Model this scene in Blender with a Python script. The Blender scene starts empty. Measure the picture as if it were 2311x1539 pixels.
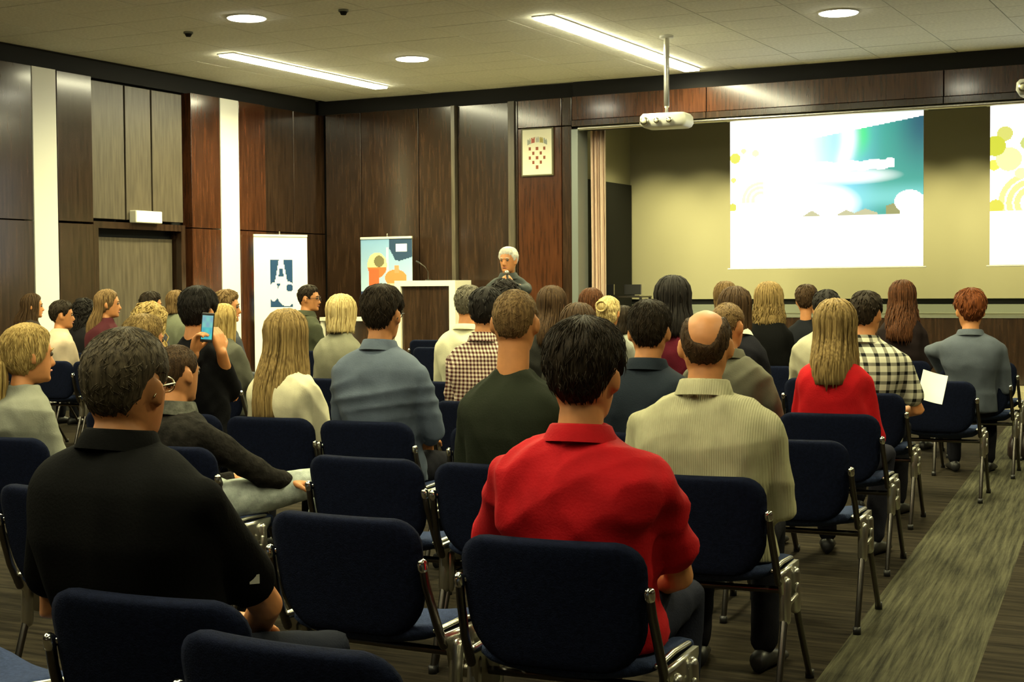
import bpy, math, random
import numpy as np
from mathutils import Vector, Matrix
random.seed(7); rng = np.random.default_rng(7)
S = bpy.context.scene
COL = S.collection
PI = math.pi

# ------------------------------------------------------------------ camera
FPX, CX, CY = 3355.0, 1155.5, 769.5
EYE = 1.40
_yaw, _pit, _rol = math.radians(27.5), math.radians(2.13), math.radians(0.42)
CF = np.array([-math.sin(_yaw)*math.cos(_pit), math.cos(_yaw)*math.cos(_pit), -math.sin(_pit)])
_r0 = np.array([math.cos(_yaw), math.sin(_yaw), 0.0]); _u0 = np.cross(_r0, CF)
CR = math.cos(_rol)*_r0 - math.sin(_rol)*_u0
CU = math.sin(_rol)*_r0 + math.cos(_rol)*_u0
CAM = np.array([0.0, 0.0, EYE])
cam_d = bpy.data.cameras.new('camera'); cam = bpy.data.objects.new('camera', cam_d); COL.objects.link(cam)
cam_d.sensor_width = 36.0; cam_d.lens = FPX/2311*36.0; cam_d.clip_end = 200
cam.matrix_world = Matrix(((CR[0], CU[0], -CF[0], 0), (CR[1], CU[1], -CF[1], 0), (CR[2], CU[2], -CF[2], EYE), (0, 0, 0, 1)))
S.camera = cam

# ------------------------------------------------------------------ world, exposure
w = bpy.data.worlds.new('world'); S.world = w; w.use_nodes = True
w.node_tree.nodes['Background'].inputs[0].default_value = (0.9, 0.85, 0.6, 1)
w.node_tree.nodes['Background'].inputs[1].default_value = 0.002
S.view_settings.view_transform = 'Standard'; S.view_settings.look = 'None'
S.view_settings.gamma = 1.0; S.view_settings.use_curve_mapping = False
S.view_settings.exposure = 0.18
LAMP_COL = (1.0, 0.945, 0.46)
DISC_W, STRIP_W, STAGE_W = 105.0, 165.0, 225.0        # lamp powers
def dim(y): return 0.50 if y > 5.0 else 0.12     # the rows of lamps over the rear of the hall are dimmed
LAMP_GLOW = 34.0

# where a line of sight through a pixel of the 2311 x 1539 frame meets a plane of the room
def ray(x, y): return CF + CR*(x-CX)/FPX - CU*(y-CY)/FPX
def on_y(x, y, Y): r = ray(x, y); return CAM + r*(Y/r[1])
def on_x(x, y, X): r = ray(x, y); return CAM + r*(X/r[0])
def on_z(x, y, z=0.0): r = ray(x, y); return CAM + r*((z-EYE)/r[2])
def at_d(x, y, d): return CAM + ray(x, y)*d

# ------------------------------------------------------------------ materials
MATS = {}
def nodes_of(m): m.use_nodes = True; return m.node_tree.nodes, m.node_tree.links
def mat(name, col, rough=0.6, metal=0.0, spec=0.5, vary=0.0, vscale=8.0, vstretch=(1, 1, 1), bump=0.0, bscale=60.0,
        coat=0.0, sheen=0.0, col2=None, emit=0.0, trans=0.0, bstretch=None):
    if name in MATS: return MATS[name]
    m = bpy.data.materials.new(name); N, L = nodes_of(m)
    b = N['Principled BSDF']
    b.inputs['Base Color'].default_value = (*col, 1); b.inputs['Roughness'].default_value = rough
    b.inputs['Metallic'].default_value = metal; b.inputs['Specular IOR Level'].default_value = spec
    if coat: b.inputs['Coat Weight'].default_value = coat; b.inputs['Coat Roughness'].default_value = 0.12
    if sheen: b.inputs['Sheen Weight'].default_value = sheen; b.inputs['Sheen Roughness'].default_value = 0.5
    if emit: b.inputs['Emission Color'].default_value = (*col, 1); b.inputs['Emission Strength'].default_value = emit
    if trans: b.inputs['Transmission Weight'].default_value = trans
    tc = N.new('ShaderNodeTexCoord')
    if vary or col2:
        mp = N.new('ShaderNodeMapping'); mp.inputs['Scale'].default_value = vstretch
        L.new(tc.outputs['Object'], mp.inputs[0])
        n = N.new('ShaderNodeTexNoise'); n.inputs['Scale'].default_value = vscale; n.inputs['Detail'].default_value = 4
        L.new(mp.outputs[0], n.inputs['Vector'])
        r = N.new('ShaderNodeValToRGB'); L.new(n.outputs[0], r.inputs[0])
        c2 = col2 if col2 else tuple(c*(1+vary) for c in col)
        c1 = col if col2 else tuple(c*(1-vary) for c in col)
        r.color_ramp.elements[0].position = 0.32; r.color_ramp.elements[0].color = (*c1, 1)
        r.color_ramp.elements[1].position = 0.68; r.color_ramp.elements[1].color = (*c2, 1)
        L.new(r.outputs[0], b.inputs['Base Color'])
    if bump:
        mp2 = N.new('ShaderNodeMapping'); mp2.inputs['Scale'].default_value = bstretch or vstretch
        L.new(tc.outputs['Object'], mp2.inputs[0])
        n2 = N.new('ShaderNodeTexNoise'); n2.inputs['Scale'].default_value = bscale; n2.inputs['Detail'].default_value = 3
        L.new(mp2.outputs[0], n2.inputs['Vector'])
        bp = N.new('ShaderNodeBump'); bp.inputs['Strength'].default_value = bump; bp.inputs['Distance'].default_value = 0.01
        L.new(n2.outputs[0], bp.inputs['Height']); L.new(bp.outputs[0], b.inputs['Normal'])
    MATS[name] = m; return m
def painted(name, emit=0.0, rough=0.6):
    """flat print or a screen picture: colours stored on the panel's own mesh"""
    if name in MATS: return MATS[name]
    m = bpy.data.materials.new(name); N, L = nodes_of(m); b = N['Principled BSDF']
    a = N.new('ShaderNodeAttribute'); a.attribute_name = 'print'
    if emit:
        b.inputs['Base Color'].default_value = (0.02, 0.02, 0.02, 1)
        L.new(a.outputs['Color'], b.inputs['Emission Color']); b.inputs['Emission Strength'].default_value = emit
    else: L.new(a.outputs['Color'], b.inputs['Base Color'])
    b.inputs['Roughness'].default_value = rough
    MATS[name] = m; return m
def emitter(name, col, strength):
    if name in MATS: return MATS[name]
    m = bpy.data.materials.new(name); N, L = nodes_of(m)
    N.remove(N['Principled BSDF']); e = N.new('ShaderNodeEmission')
    e.inputs[0].default_value = (*col, 1); e.inputs[1].default_value = strength
    L.new(e.outputs[0], N['Material Output'].inputs[0]); MATS[name] = m; return m
def checked(name, base, line, fx, fz, duty=0.5, rough=0.8):
    """woven check: bands across x and z of the garment"""
    if name in MATS: return MATS[name]
    m = bpy.data.materials.new(name); N, L = nodes_of(m); b = N['Principled BSDF']; b.inputs['Roughness'].default_value = rough; b.inputs['Specular IOR Level'].default_value = .12
    tc = N.new('ShaderNodeTexCoord'); sp = N.new('ShaderNodeSeparateXYZ'); L.new(tc.outputs['Object'], sp.inputs[0])
    def band(sock, f):
        a = N.new('ShaderNodeMath'); a.operation = 'MULTIPLY'; a.inputs[1].default_value = f; L.new(sock, a.inputs[0])
        c = N.new('ShaderNodeMath'); c.operation = 'FRACT'; L.new(a.outputs[0], c.inputs[0])
        d = N.new('ShaderNodeMath'); d.operation = 'GREATER_THAN'; d.inputs[1].default_value = 1-duty; L.new(c.outputs[0], d.inputs[0])
        return d.outputs[0]
    s = N.new('ShaderNodeMath'); s.operation = 'ADD'
    xs = N.new('ShaderNodeMath'); xs.operation = 'ADD'; ym = N.new('ShaderNodeMath'); ym.operation = 'MULTIPLY'; ym.inputs[1].default_value = 0.8
    L.new(sp.outputs[1], ym.inputs[0]); L.new(sp.outputs[0], xs.inputs[0]); L.new(ym.outputs[0], xs.inputs[1])
    L.new(band(xs.outputs[0], fx), s.inputs[0]); L.new(band(sp.outputs[2], fz), s.inputs[1])
    h = N.new('ShaderNodeMath'); h.operation = 'MULTIPLY'; h.inputs[1].default_value = 0.5; L.new(s.outputs[0], h.inputs[0])
    r = N.new('ShaderNodeValToRGB'); L.new(h.outputs[0], r.inputs[0])
    r.color_ramp.interpolation = 'CONSTANT'
    r.color_ramp.elements[0].color = (*base, 1); r.color_ramp.elements[1].position = 0.75; r.color_ramp.elements[1].color = (*line, 1)
    e = r.color_ramp.elements.new(0.25); e.color = (*[0.5*(a+c)*0.7 for a, c in zip(base, line)], 1)
    L.new(r.outputs[0], b.inputs['Base Color']); MATS[name] = m; return m
def ribbed(name, col, f):
    if name in MATS: return MATS[name]
    m = mat(name, col, 0.85, vary=0.12, vscale=14, spec=.12); N, L = nodes_of(m); b = N['Principled BSDF']
    tc = N.new('ShaderNodeTexCoord'); wv = N.new('ShaderNodeTexWave'); wv.bands_direction = 'X'; wv.inputs['Scale'].default_value = f
    L.new(tc.outputs['Object'], wv.inputs[0]); bp = N.new('ShaderNodeBump'); bp.inputs['Strength'].default_value = 0.3; bp.inputs['Distance'].default_value = 0.003
    L.new(wv.outputs['Color'], bp.inputs['Height']); L.new(bp.outputs[0], b.inputs['Normal']); return m

M_wood = mat('dark_wood', (0.030, 0.0155, 0.0085), 0.20, vary=0.45, vscale=5, vstretch=(6, 6, 0.5), coat=0.25, spec=0.6)
M_woodr = mat('red_brown_wood', (0.060, 0.020, 0.008), 0.18, vary=0.4, vscale=5, vstretch=(6, 6, 0.5), coat=0.5, spec=0.6)
M_woodg = mat('grey_wood', (0.085, 0.068, 0.045), 0.38, vary=0.3, vscale=5, vstretch=(6, 6, 0.5), spec=0.6)
M_black = mat('black_gap', (0.004, 0.004, 0.004), 0.8)
M_white = mat('white_panel', (0.80, 0.80, 0.74), 0.5)
M_ceil = mat('ceiling_tile', (0.84, 0.84, 0.75), 0.85, vary=0.08, vscale=30, bump=0.15, bscale=120)
M_ceilb = mat('ceiling_back', (0.40, 0.40, 0.36), 0.9)
M_stagew = mat('stage_plaster', (0.28, 0.255, 0.16), 0.8)
M_dark = mat('dark_paint', (0.010, 0.0095, 0.008), 0.8, spec=.2)
M_grey = mat('grey_board', (0.16, 0.17, 0.13), 0.6)
M_alu = mat('aluminium', (0.62, 0.61, 0.55), 0.28, metal=1.0)
M_chrome = mat('chrome', (0.85, 0.84, 0.78), 0.15, metal=1.0)
M_steel = mat('dark_steel', (0.13, 0.12, 0.11), 0.3, metal=1.0)
M_blk = mat('black_plastic', (0.012, 0.012, 0.013), 0.4)
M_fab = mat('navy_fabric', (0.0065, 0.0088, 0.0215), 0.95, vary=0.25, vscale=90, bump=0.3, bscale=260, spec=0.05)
M_fab_lit = mat('navy_fabric_lit', (0.030, 0.043, 0.095), 0.95, vary=0.2, vscale=90, bump=0.3, bscale=260, spec=0.05)  # same upholstery, with the light falling on the seats put into its colour
M_skin = mat('skin', (0.56, 0.235, 0.085), 0.5, vary=0.10, vscale=18, spec=0.4)
M_skinr = mat('lips', (0.40, 0.13, 0.09), 0.45)
M_eye = mat('eye', (0.10, 0.08, 0.06), 0.2)
M_cream = mat('cream_paint', (0.75, 0.73, 0.60), 0.45)

def carpet():
    m = bpy.data.materials.new('carpet'); N, L = nodes_of(m); b = N['Principled BSDF']; b.inputs['Roughness'].default_value = 0.95
    b.inputs['Specular IOR Level'].default_value = 0.05
    g = N.new('ShaderNodeTexCoord')
    sp = N.new('ShaderNodeSeparateXYZ'); L.new(g.outputs['Object'], sp.inputs[0])
    # the lighter lane of carpet along the aisle, turned a few degrees like the seating
    t = N.new('ShaderNodeMath'); t.operation = 'MULTIPLY_ADD'; t.inputs[1].default_value = 0.095; L.new(sp.outputs[1], t.inputs[0]); L.new(sp.outputs[0], t.inputs[2])
    def streaks(ka, kb, lo, hi, c1, c2):
        m1 = N.new('ShaderNodeMath'); m1.operation = 'MULTIPLY'; m1.inputs[1].default_value = ka; L.new(t.outputs[0], m1.inputs[0])
        m2 = N.new('ShaderNodeMath'); m2.operation = 'MULTIPLY'; m2.inputs[1].default_value = kb; L.new(sp.outputs[1], m2.inputs[0])
        cb = N.new('ShaderNodeCombineXYZ'); L.new(m1.outputs[0], cb.inputs[0]); L.new(m2.outputs[0], cb.inputs[1])
        n = N.new('ShaderNodeTexNoise'); n.inputs['Scale'].default_value = 5.0
        n.inputs['Detail'].default_value = 5; n.inputs['Roughness'].default_value = 0.7; L.new(cb.outputs[0], n.inputs['Vector'])
        r = N.new('ShaderNodeValToRGB'); L.new(n.outputs[0], r.inputs[0]); r.color_ramp.elements[0].position = lo; r.color_ramp.elements[1].position = hi
        r.color_ramp.elements[0].color = (*c1, 1); r.color_ramp.elements[1].color = (*c2, 1); return r.outputs[0], n.outputs[0]
    a, na = streaks(0.35, 5.0, 0.38, 0.66, (0.012, 0.0095, 0.007), (0.042, 0.034, 0.022))
    c, nc = streaks(9.0, 0.28, 0.36, 0.66, (0.022, 0.021, 0.015), (0.088, 0.084, 0.052))
    lo = N.new('ShaderNodeMath'); lo.operation = 'GREATER_THAN'; lo.inputs[1].default_value = -0.97; L.new(t.outputs[0], lo.inputs[0])
    hi = N.new('ShaderNodeMath'); hi.operation = 'LESS_THAN'; hi.inputs[1].default_value = -0.45; L.new(t.outputs[0], hi.inputs[0])
    mk = N.new('ShaderNodeMath'); mk.operation = 'MULTIPLY'; L.new(lo.outputs[0], mk.inputs[0]); L.new(hi.outputs[0], mk.inputs[1])
    mx = N.new('ShaderNodeMix'); mx.data_type = 'RGBA'; L.new(mk.outputs[0], mx.inputs[0]); L.new(a, mx.inputs[6]); L.new(c, mx.inputs[7])
    L.new(mx.outputs[2], b.inputs['Base Color'])
    bp = N.new('ShaderNodeBump'); bp.inputs['Strength'].default_value = 0.3; bp.inputs['Distance'].default_value = 0.01; L.new(na, bp.inputs['Height']); L.new(bp.outputs[0], b.inputs['Normal'])
    return m
M_carpet = carpet()

# ------------------------------------------------------------------ mesh helpers
class MB:
    def __init__(s): s.v = []; s.f = []; s.n = 0
    def add(s, v, f):
        s.v.append(np.asarray(v, float).reshape(-1, 3)); s.f += [tuple(i+s.n for i in q) for q in f]; s.n += len(s.v[-1]); return s
    def box(s, lo, hi, bev=0.0):
        x0, y0, z0 = lo; x1, y1, z1 = hi
        v = [(x0,y0,z0),(x1,y0,z0),(x1,y1,z0),(x0,y1,z0),(x0,y0,z1),(x1,y0,z1),(x1,y1,z1),(x0,y1,z1)]
        return s.add(v, [(0,3,2,1),(4,5,6,7),(0,1,5,4),(1,2,6,5),(2,3,7,6),(3,0,4,7)])
    def obox(s, c, size, M=None):
        a = np.array(size)/2; v = np.array([(-1,-1,-1),(1,-1,-1),(1,1,-1),(-1,1,-1),(-1,-1,1),(1,-1,1),(1,1,1),(-1,1,1)])*a
        if M is not None: v = v @ np.array(M).T
        return s.add(v+np.array(c), [(0,3,2,1),(4,5,6,7),(0,1,5,4),(1,2,6,5),(2,3,7,6),(3,0,4,7)])
    def loft(s, rings, cap=True, closed=True):
        n = len(rings[0]); v = np.vstack(rings); f = []
        for i in range(len(rings)-1):
            for j in range(n if closed else n-1):
                k = (j+1) % n; f.append((i*n+j, i*n+k, (i+1)*n+k, (i+1)*n+j))
        if cap:
            m = len(v); v = np.vstack([v, rings[0].mean(0), rings[-1].mean(0)]); e = (len(rings)-1)*n
            for j in range(n):
                k = (j+1) % n; f.append((m, k, j)); f.append((m+1, e+j, e+k))
        return s.add(v, f)
    def tube(s, pts, rad, n=8, flat=1.0, up=(0, 0, 1), ends=True):
        pts = [np.asarray(p, float) for p in pts]; rad = list(rad) if hasattr(rad, '__len__') else [rad]*len(pts); R = []
        if ends:   # rounded ends
            t0 = pts[0]-pts[1]; t0 /= np.linalg.norm(t0)+1e-9; t1 = pts[-1]-pts[-2]; t1 /= np.linalg.norm(t1)+1e-9
            pts = [pts[0]+t0*rad[0]*0.85, pts[0]+t0*rad[0]*0.5]+pts+[pts[-1]+t1*rad[-1]*0.5, pts[-1]+t1*rad[-1]*0.85]
            rad = [rad[0]*0.4, rad[0]*0.85]+rad+[rad[-1]*0.85, rad[-1]*0.4]
        for i, p in enumerate(pts):
            t = pts[min(i+1, len(pts)-1)]-pts[max(i-1, 0)]; t = t/(np.linalg.norm(t)+1e-9)
            u = np.array(up, float)
            if abs(t @ u) > 0.95: u = np.array([0, 1.0, 0]) if abs(t[1]) < 0.9 else np.array([1.0, 0, 0])
            a = np.cross(t, u); a /= np.linalg.norm(a); b = np.cross(a, t)
            th = np.linspace(0, 2*PI, n, endpoint=False)
            R.append(p + rad[i]*(np.outer(np.cos(th), a) + flat*np.outer(np.sin(th), b)))
        return s.loft(R)
    def ball(s, c, r, nu=12, nv=8, M=None):
        r = np.array(r if hasattr(r, '__len__') else (r, r, r), float); R = []
        for i in range(1, nv):
            ph = PI*i/nv; th = np.linspace(0, 2*PI, nu, endpoint=False)
            q = np.stack([np.sin(ph)*np.cos(th), np.sin(ph)*np.sin(th), np.full(nu, np.cos(ph))], 1)*r
            if M is not None: q = q @ np.array(M).T
            R.append(q+np.array(c))
        R = R[::-1]; return s.loft(R)
    def cyl(s, c, r, h, n=24, axis=2, r2=None):
        th = np.linspace(0, 2*PI, n, endpoint=False); o = [i for i in range(3) if i != axis]; R = []
        for rr, z in ((r, 0), (r if r2 is None else r2, h)):
            q = np.zeros((n, 3)); q[:, o[0]] = rr*np.cos(th); q[:, o[1]] = rr*np.sin(th); q[:, axis] = z; R.append(q+np.array(c))
        return s.loft(R)
    def prism(s, poly, ax, lo, hi):
        o = [i for i in range(3) if i != ax]; n = len(poly); v = np.zeros((2*n, 3))
        for k, h in enumerate((lo, hi)):
            v[k*n:(k+1)*n, o[0]] = [p[0] for p in poly]; v[k*n:(k+1)*n, o[1]] = [p[1] for p in poly]; v[k*n:(k+1)*n, ax] = h
        return s.add(v, [tuple(range(n))[::-1], tuple(range(n, 2*n))]+[(i, (i+1) % n, n+(i+1) % n, n+i) for i in range(n)])
    def mesh(s, name, m, smooth=False):
        me = bpy.data.meshes.new(name); me.from_pydata(np.vstack(s.v).tolist(), [], s.f); me.materials.append(m)
        if smooth: me.polygons.foreach_set('use_smooth', [True]*len(me.polygons))
        me.update(); return me
    def obj(s, name, m, parent=None, smooth=False, **kw):
        return link(name, s.mesh(name, m, smooth), parent, **kw)
def link(name, me, parent=None, loc=None, rz=None, **kw):
    o = bpy.data.objects.new(name, me); COL.objects.link(o)
    if parent is not None: o.parent = parent
    if loc is not None: o.location = loc
    if rz is not None: o.rotation_euler = (0, 0, rz)
    for k, v in kw.items(): o[k] = v
    return o
def thing(name, label, cat, loc=(0, 0, 0), rz=0.0, group=None):
    o = link(name, None, None, loc, rz, label=label, category=cat)
    if group: o['group'] = group
    return o
def soften(o, w=0.004, seg=2):
    m = o.modifiers.new('bevel', 'BEVEL'); m.width = w; m.segments = seg; m.limit_method = 'ANGLE'; return o
def print_panel(name, parent, wd, ht, nx, ny, fn, m, th=0.004):
    """upright flat panel in local x-z, facing -y, a colour per cell"""
    xs = np.linspace(-wd/2, wd/2, nx+1); zs = np.linspace(0, ht, ny+1)
    v = [(x, 0, z) for z in zs for x in xs]; f = []; cols = []
    for j in range(ny):
        for i in range(nx):
            a = j*(nx+1)+i; f.append((a, a+1, a+nx+2, a+nx+1)); cols.append(fn((i+.5)/nx, (j+.5)/ny))
    me = bpy.data.meshes.new(name); me.from_pydata(v, [], f); me.materials.append(m)
    at = me.attributes.new('print', 'FLOAT_COLOR', 'FACE')
    at.data.foreach_set('color', np.array([(*c, 1) for c in cols], dtype=np.float32).ravel())
    return link(name, me, parent)

BAKE = []          # (object, voxel, smoothing, fold amount, seed)
def organic(mb, name, m, parent, voxel, smooth=4, fold=0.0):
    o = mb.obj(name, m, parent)
    r = o.modifiers.new('r', 'REMESH'); r.mode = 'VOXEL'; r.voxel_size = voxel
    if smooth:
        q = o.modifiers.new('s', 'SMOOTH'); q.factor = 0.5; q.iterations = smooth
    BAKE.append((o, fold)); return o
# ------------------------------------------------------------------ the room
XL, YF, ZC = -12.45, 18.0, 4.10        # left wall, front wall, ceiling
XR, YB = 4.5, -5.0
ZP = 3.90                               # top of the wood panels
def struct(name, mb, m, **kw): return mb.obj(name, m, None, kind='structure', **kw)
struct('floor', MB().box((XL-.3, YB, -.1), (XR, YF+.1, 0)), M_carpet)
ceil = struct('ceiling', MB().box((XL-.3, YB, ZC+.02), (XR, YF+.3, ZC+.12)), M_ceilb)
wl = struct('wall_left', MB().box((XL-.32, YB, 0), (XL-.22, YF+.2, ZC+.02)), M_black)
wf = struct('wall_front', MB().box((XL-.32, YF+.20, 0), (-8.45, YF+.30, ZC+.02)), M_black)
struct('wall_right', MB().box((XR, YB, 0), (XR+.1, YF+2.4, ZC+.12)), M_wood)
struct('wall_back', MB().box((XL-.3, YB-.1, 0), (XR, YB, ZC+.12)), M_wood)

# ceiling tiles, one by one over the part of the room in view
TX, TY = 0.90, 0.60
tile = MB().box((-TX/2+.005, -TY/2+.005, 0), (TX/2-.005, TY/2-.005, .02)).mesh('ceiling_tile', M_ceil)
lamp_cut = []
x = XL+TX/2; k = 0
while x < 0.6:
    y = 8.1
    while y < YF-0.05:
        t = link('ceiling_tile', tile, ceil, (x, y+TY/2, ZC+random.uniform(-.0015, .0015)))
        y += TY
    x += TX
MB().box((0.5, 8.1, ZC), (XR, YF, ZC+.02)).obj('tile_field', M_ceil, ceil)
MB().box((XL, YB, ZC), (XR, 8.09, ZC+.02)).obj('tile_field', M_ceil, ceil)

# ---- left wall: wood panels, white strips, the recessed door bay
def ly(px): return on_x(px, 400, XL)[1]
def lpanel(y0, y1, z0, z1, m, name='panel', x=XL, th=.16, gap=.006, label=None):
    o = MB().box((x-th, y0+gap, z0+gap), (x, y1-gap, z1-gap)).obj(name, m, wl); soften(o, .003, 1)
    if label: o['label'] = label
    return o
ZS = 2.17                                # horizontal seam
Y = [ly(p) for p in (75, 130, 211, 290, 350, 432, 498, 540, 600)]
yb = Y[0]
for y0, y1 in ((YB, -1.0), (-1.0, 2.2), (2.2, 4.6), (4.6, 6.0), (6.0, 7.6), (7.6, 9.2), (9.2, 10.8), (10.8, Y[0])):
    lpanel(y0, y1, 0.10, ZS, M_wood); lpanel(y0, y1, ZS, ZP, M_wood)
for a, b2 in ((Y[0], Y[1]), (Y[6], Y[7])):
    lpanel(a, b2, 0.10, ZP, M_white, 'white_strip', XL+.004, label='tall white strip let into the dark wood wall')
lpanel(Y[1], Y[2], 0.10, ZS, M_wood, gap=.012); lpanel(Y[1], Y[2], ZS, ZP, M_wood, gap=.012)
for a, b2 in ((Y[2], Y[3]), (Y[3], Y[4]), (Y[4], Y[5]-.10)):
    lpanel(a, b2, 2.22, ZP-.03, M_woodg, x=XL-.05, th=.12, gap=.014)
lpanel(Y[5], Y[6], 0.10, ZS, M_woodr); lpanel(Y[5], Y[6], ZS, ZP, M_woodr)
lpanel(Y[7], Y[8], 0.10, ZS, M_woodr); lpanel(Y[7], Y[8], ZS, ZP, M_woodr)
yy = [Y[8], ly(668), YF+.1]
for a, b2 in zip(yy[:-1], yy[1:]):
    lpanel(a, b2, 0.10, ZS, M_wood, x=XL-.04); lpanel(a, b2, ZS, ZP, M_wood, x=XL-.04)
MB().box((XL-.2, YB, 0), (XL+.01, YF, .10)).obj('baseboard_left', M_dark, None, kind='structure')
# door
dr = thing('door_1', 'flush dark wood door set back in the left wall', 'door', (XL, (Y[2]+Y[5])/2, 0)); dr['kind'] = 'structure'; del dr['category']; del dr['label']
dw = (Y[5]-Y[2])/2-.02
MB().box((-.20, -dw+.16, .0), (-.15, dw-.20, 2.02)).obj('leaf', M_woodg, dr)
MB().box((-.20, -dw, 0), (-.03, -dw+.08, 2.20)).box((-.20, dw-.16, 0), (-.03, dw-.08, 2.20)).box((-.20, -dw+.08, 2.12), (-.03, dw-.16, 2.20)).obj('frame', M_wood, dr)
h = MB(); h.tube([(-.15, dw-.28, 1.02), (-.10, dw-.28, 1.02)], .010, 8); h.tube([(-.10, dw-.28, 1.02), (-.10, dw-.40, 1.02)], .010, 8); h.cyl((-.152, dw-.28, 1.02), .025, .006, 16, 0); h.obj('handle', M_alu, dr, True)
# lit escape sign over the door
a0, a1 = on_x(302, 488, XL), on_x(358, 506, XL)
es = thing('exit_sign', 'lit white box sign above the door in the left wall', 'sign', (XL, (a0[1]+a1[1])/2, 2.20))
soften(MB().box((-.06, -.24, 0), (.05, .24, .15)).obj('housing', M_cream, es), .012, 3)
MB().box((.051, -.22, .015), (.054, .22, .135)).obj('light_face', emitter('sign_light', (1.0, .98, .78), 2.2), es)

# ---- front wall left of the stage
def fx(px): return on_y(px, 400, YF)[0]
def fpanel(x0, x1, z0, z1, m, y=YF, gap=.006, name='panel', th=.16):
    o = MB().box((x0+gap, y, z0+gap), (x1-gap, y+th, z1-gap)).obj(name, m, wf); return soften(o, .004, 1)
X = [fx(p) for p in (735, 815, 945, 1020, 1029, 1150, 1171, 1270, 1293)]
for a, b2 in zip(X[:3], X[1:4]): fpanel(a, b2, .1, ZP, M_wood)
fpanel(X[3], X[4], .1, ZP, M_woodg, YF-.03, .002, 'pilaster', .19)
fpanel(X[4], X[5], .1, ZP, M_wood, YF+.05)
fpanel(X[5], X[5]+.10, .1, ZP, M_woodg, YF-.05, .002, 'pilaster', .2)
fpanel(X[5]+.10, X[6], .1, ZP, M_wood, YF-.02)
fpanel(X[6], X[7], .1, 3.52, M_woodr, YF-.03); fpanel(X[6], X[7], 3.52, ZP, M_woodr, YF-.03)
fpanel(X[7], X[8], .1, 3.52, M_wood, YF-.03); fpanel(X[7], X[8], 3.52, ZP, M_wood, YF-.03)
MB().box((XL, YF-.06, 0), (X[8], YF+.2, .1)).obj('baseboard_front', M_dark, None, kind='structure')
# black shadow gap under the ceiling, both walls
MB().box((XL-.2, YB, ZP), (XL-.12, YF, ZC+.02)).box((XL-.12, YF+.08, ZP), (XR, YF+.16, ZC+.02)).obj('trim_1', M_black, None, kind='structure')

# ---- beam across the stage mouth
ZB = 3.47
XS = X[8]                                # stage mouth, left edge
beam = MB().box((XS, YF+.02, ZB), (XR, YF+.30, ZC)).obj('wall_beam', M_black, None, kind='structure')
for a, b2 in ((XS, -6.55), (-6.55, -3.6), (-3.6, -.6), (-.6, XR)):
    soften(MB().box((a+.005, YF-.03, ZB+.12), (b2-.005, YF+.03, ZP)).obj('panel', M_woodr, beam), .004, 1)
    soften(MB().box((a+.003, YF-.05, ZB+.035), (b2-.003, YF+.03, ZB+.115)).obj('lower_rail', M_wood, beam), .004, 1)
MB().tube([(XS+.1, YF-.01, ZB+.005), (XR, YF-.01, ZB+.005)], .028, 10).obj('trim_2', M_alu, None, True, kind='structure')  # metal tube added for the glare-lit line along the beam's underside

# ---- stage
YSB, ZSF = 20.0, 1.01
struct('stage_front', MB().box((XS-.01, YF, 0), (XR, YF+.08, ZSF-.03)), M_wood)
struct('stage_floor', MB().box((XS-.2, YF-.01, ZSF-.03), (XR, YSB+.1, ZSF)), M_grey)
sb = struct('wall_stage_back', MB().box((XS-.2, YSB, 1.19), (XR, YSB+.1, ZC)), M_stagew)
MB().box((XS-.2, YSB+.06, 1.12), (XR, YSB+.1, 1.19)).obj('shadow_gap', M_black, sb)
MB().box((XS-.2, YSB-.01, ZSF), (XR, YSB+.1, 1.115)).obj('skirting', M_grey, sb)
sw = struct('wall_stage_left', MB().box((XS-.16, YF+.1, ZSF), (XS-.02, YSB, ZC)), M_stagew)
o = MB().box((XS-.03, YF+.35, ZSF), (XS+.015, YSB-.04, 2.84)).obj('wing_door', M_dark, sw)
struct('ceiling_stage', MB().box((XS-.2, YF+.3, ZC-.1), (XR, YSB+.1, ZC+.1)), M_dark)
soften(MB().box((XS-.005, YF-.04, 0), (XS+.09, YF+.28, ZB)).obj('trim_3', mat('grey_metal', (.25, .28, .27), .35, metal=.6), None, kind='structure'), .004, 1)
# curtain at the stage mouth
n = 60; pr = []
for i in range(n+1):
    t = i/n; pr.append((XS+.11+t*.20, YF+.33+.045*math.sin(t*PI*9)+.02*math.sin(t*21+1)))
R = []
for z in np.linspace(ZSF+.01, ZB+.05, 10):
    q = [(px+.02*math.sin(z*1.3)*(0.3), py, z) for px, py in pr]+[(px, py+.012, z) for px, py in pr[::-1]]; R.append(np.array(q))
c = thing('curtain', 'narrow pale pink-beige curtain gathered at the left edge of the stage', 'curtain', (0, 0, 0))
MB().loft(R).obj('cloth', mat('curtain_cloth', (.62, .46, .36), .85, vary=.12, vscale=6, vstretch=(8, 8, .4)), c, True)
MB().tube([(XS+.09, YF+.33, ZB+.06), (XS+.6, YF+.33, ZB+.06)], .014, 8).obj('rod', M_steel, c)
# low riser in front of the stage
YRS = 16.95
struct('riser', MB().box((XL+.0, YRS, 0), (XR, YF-.06, .20)), mat('riser_wood', (.55, .48, .28), .5))

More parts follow.
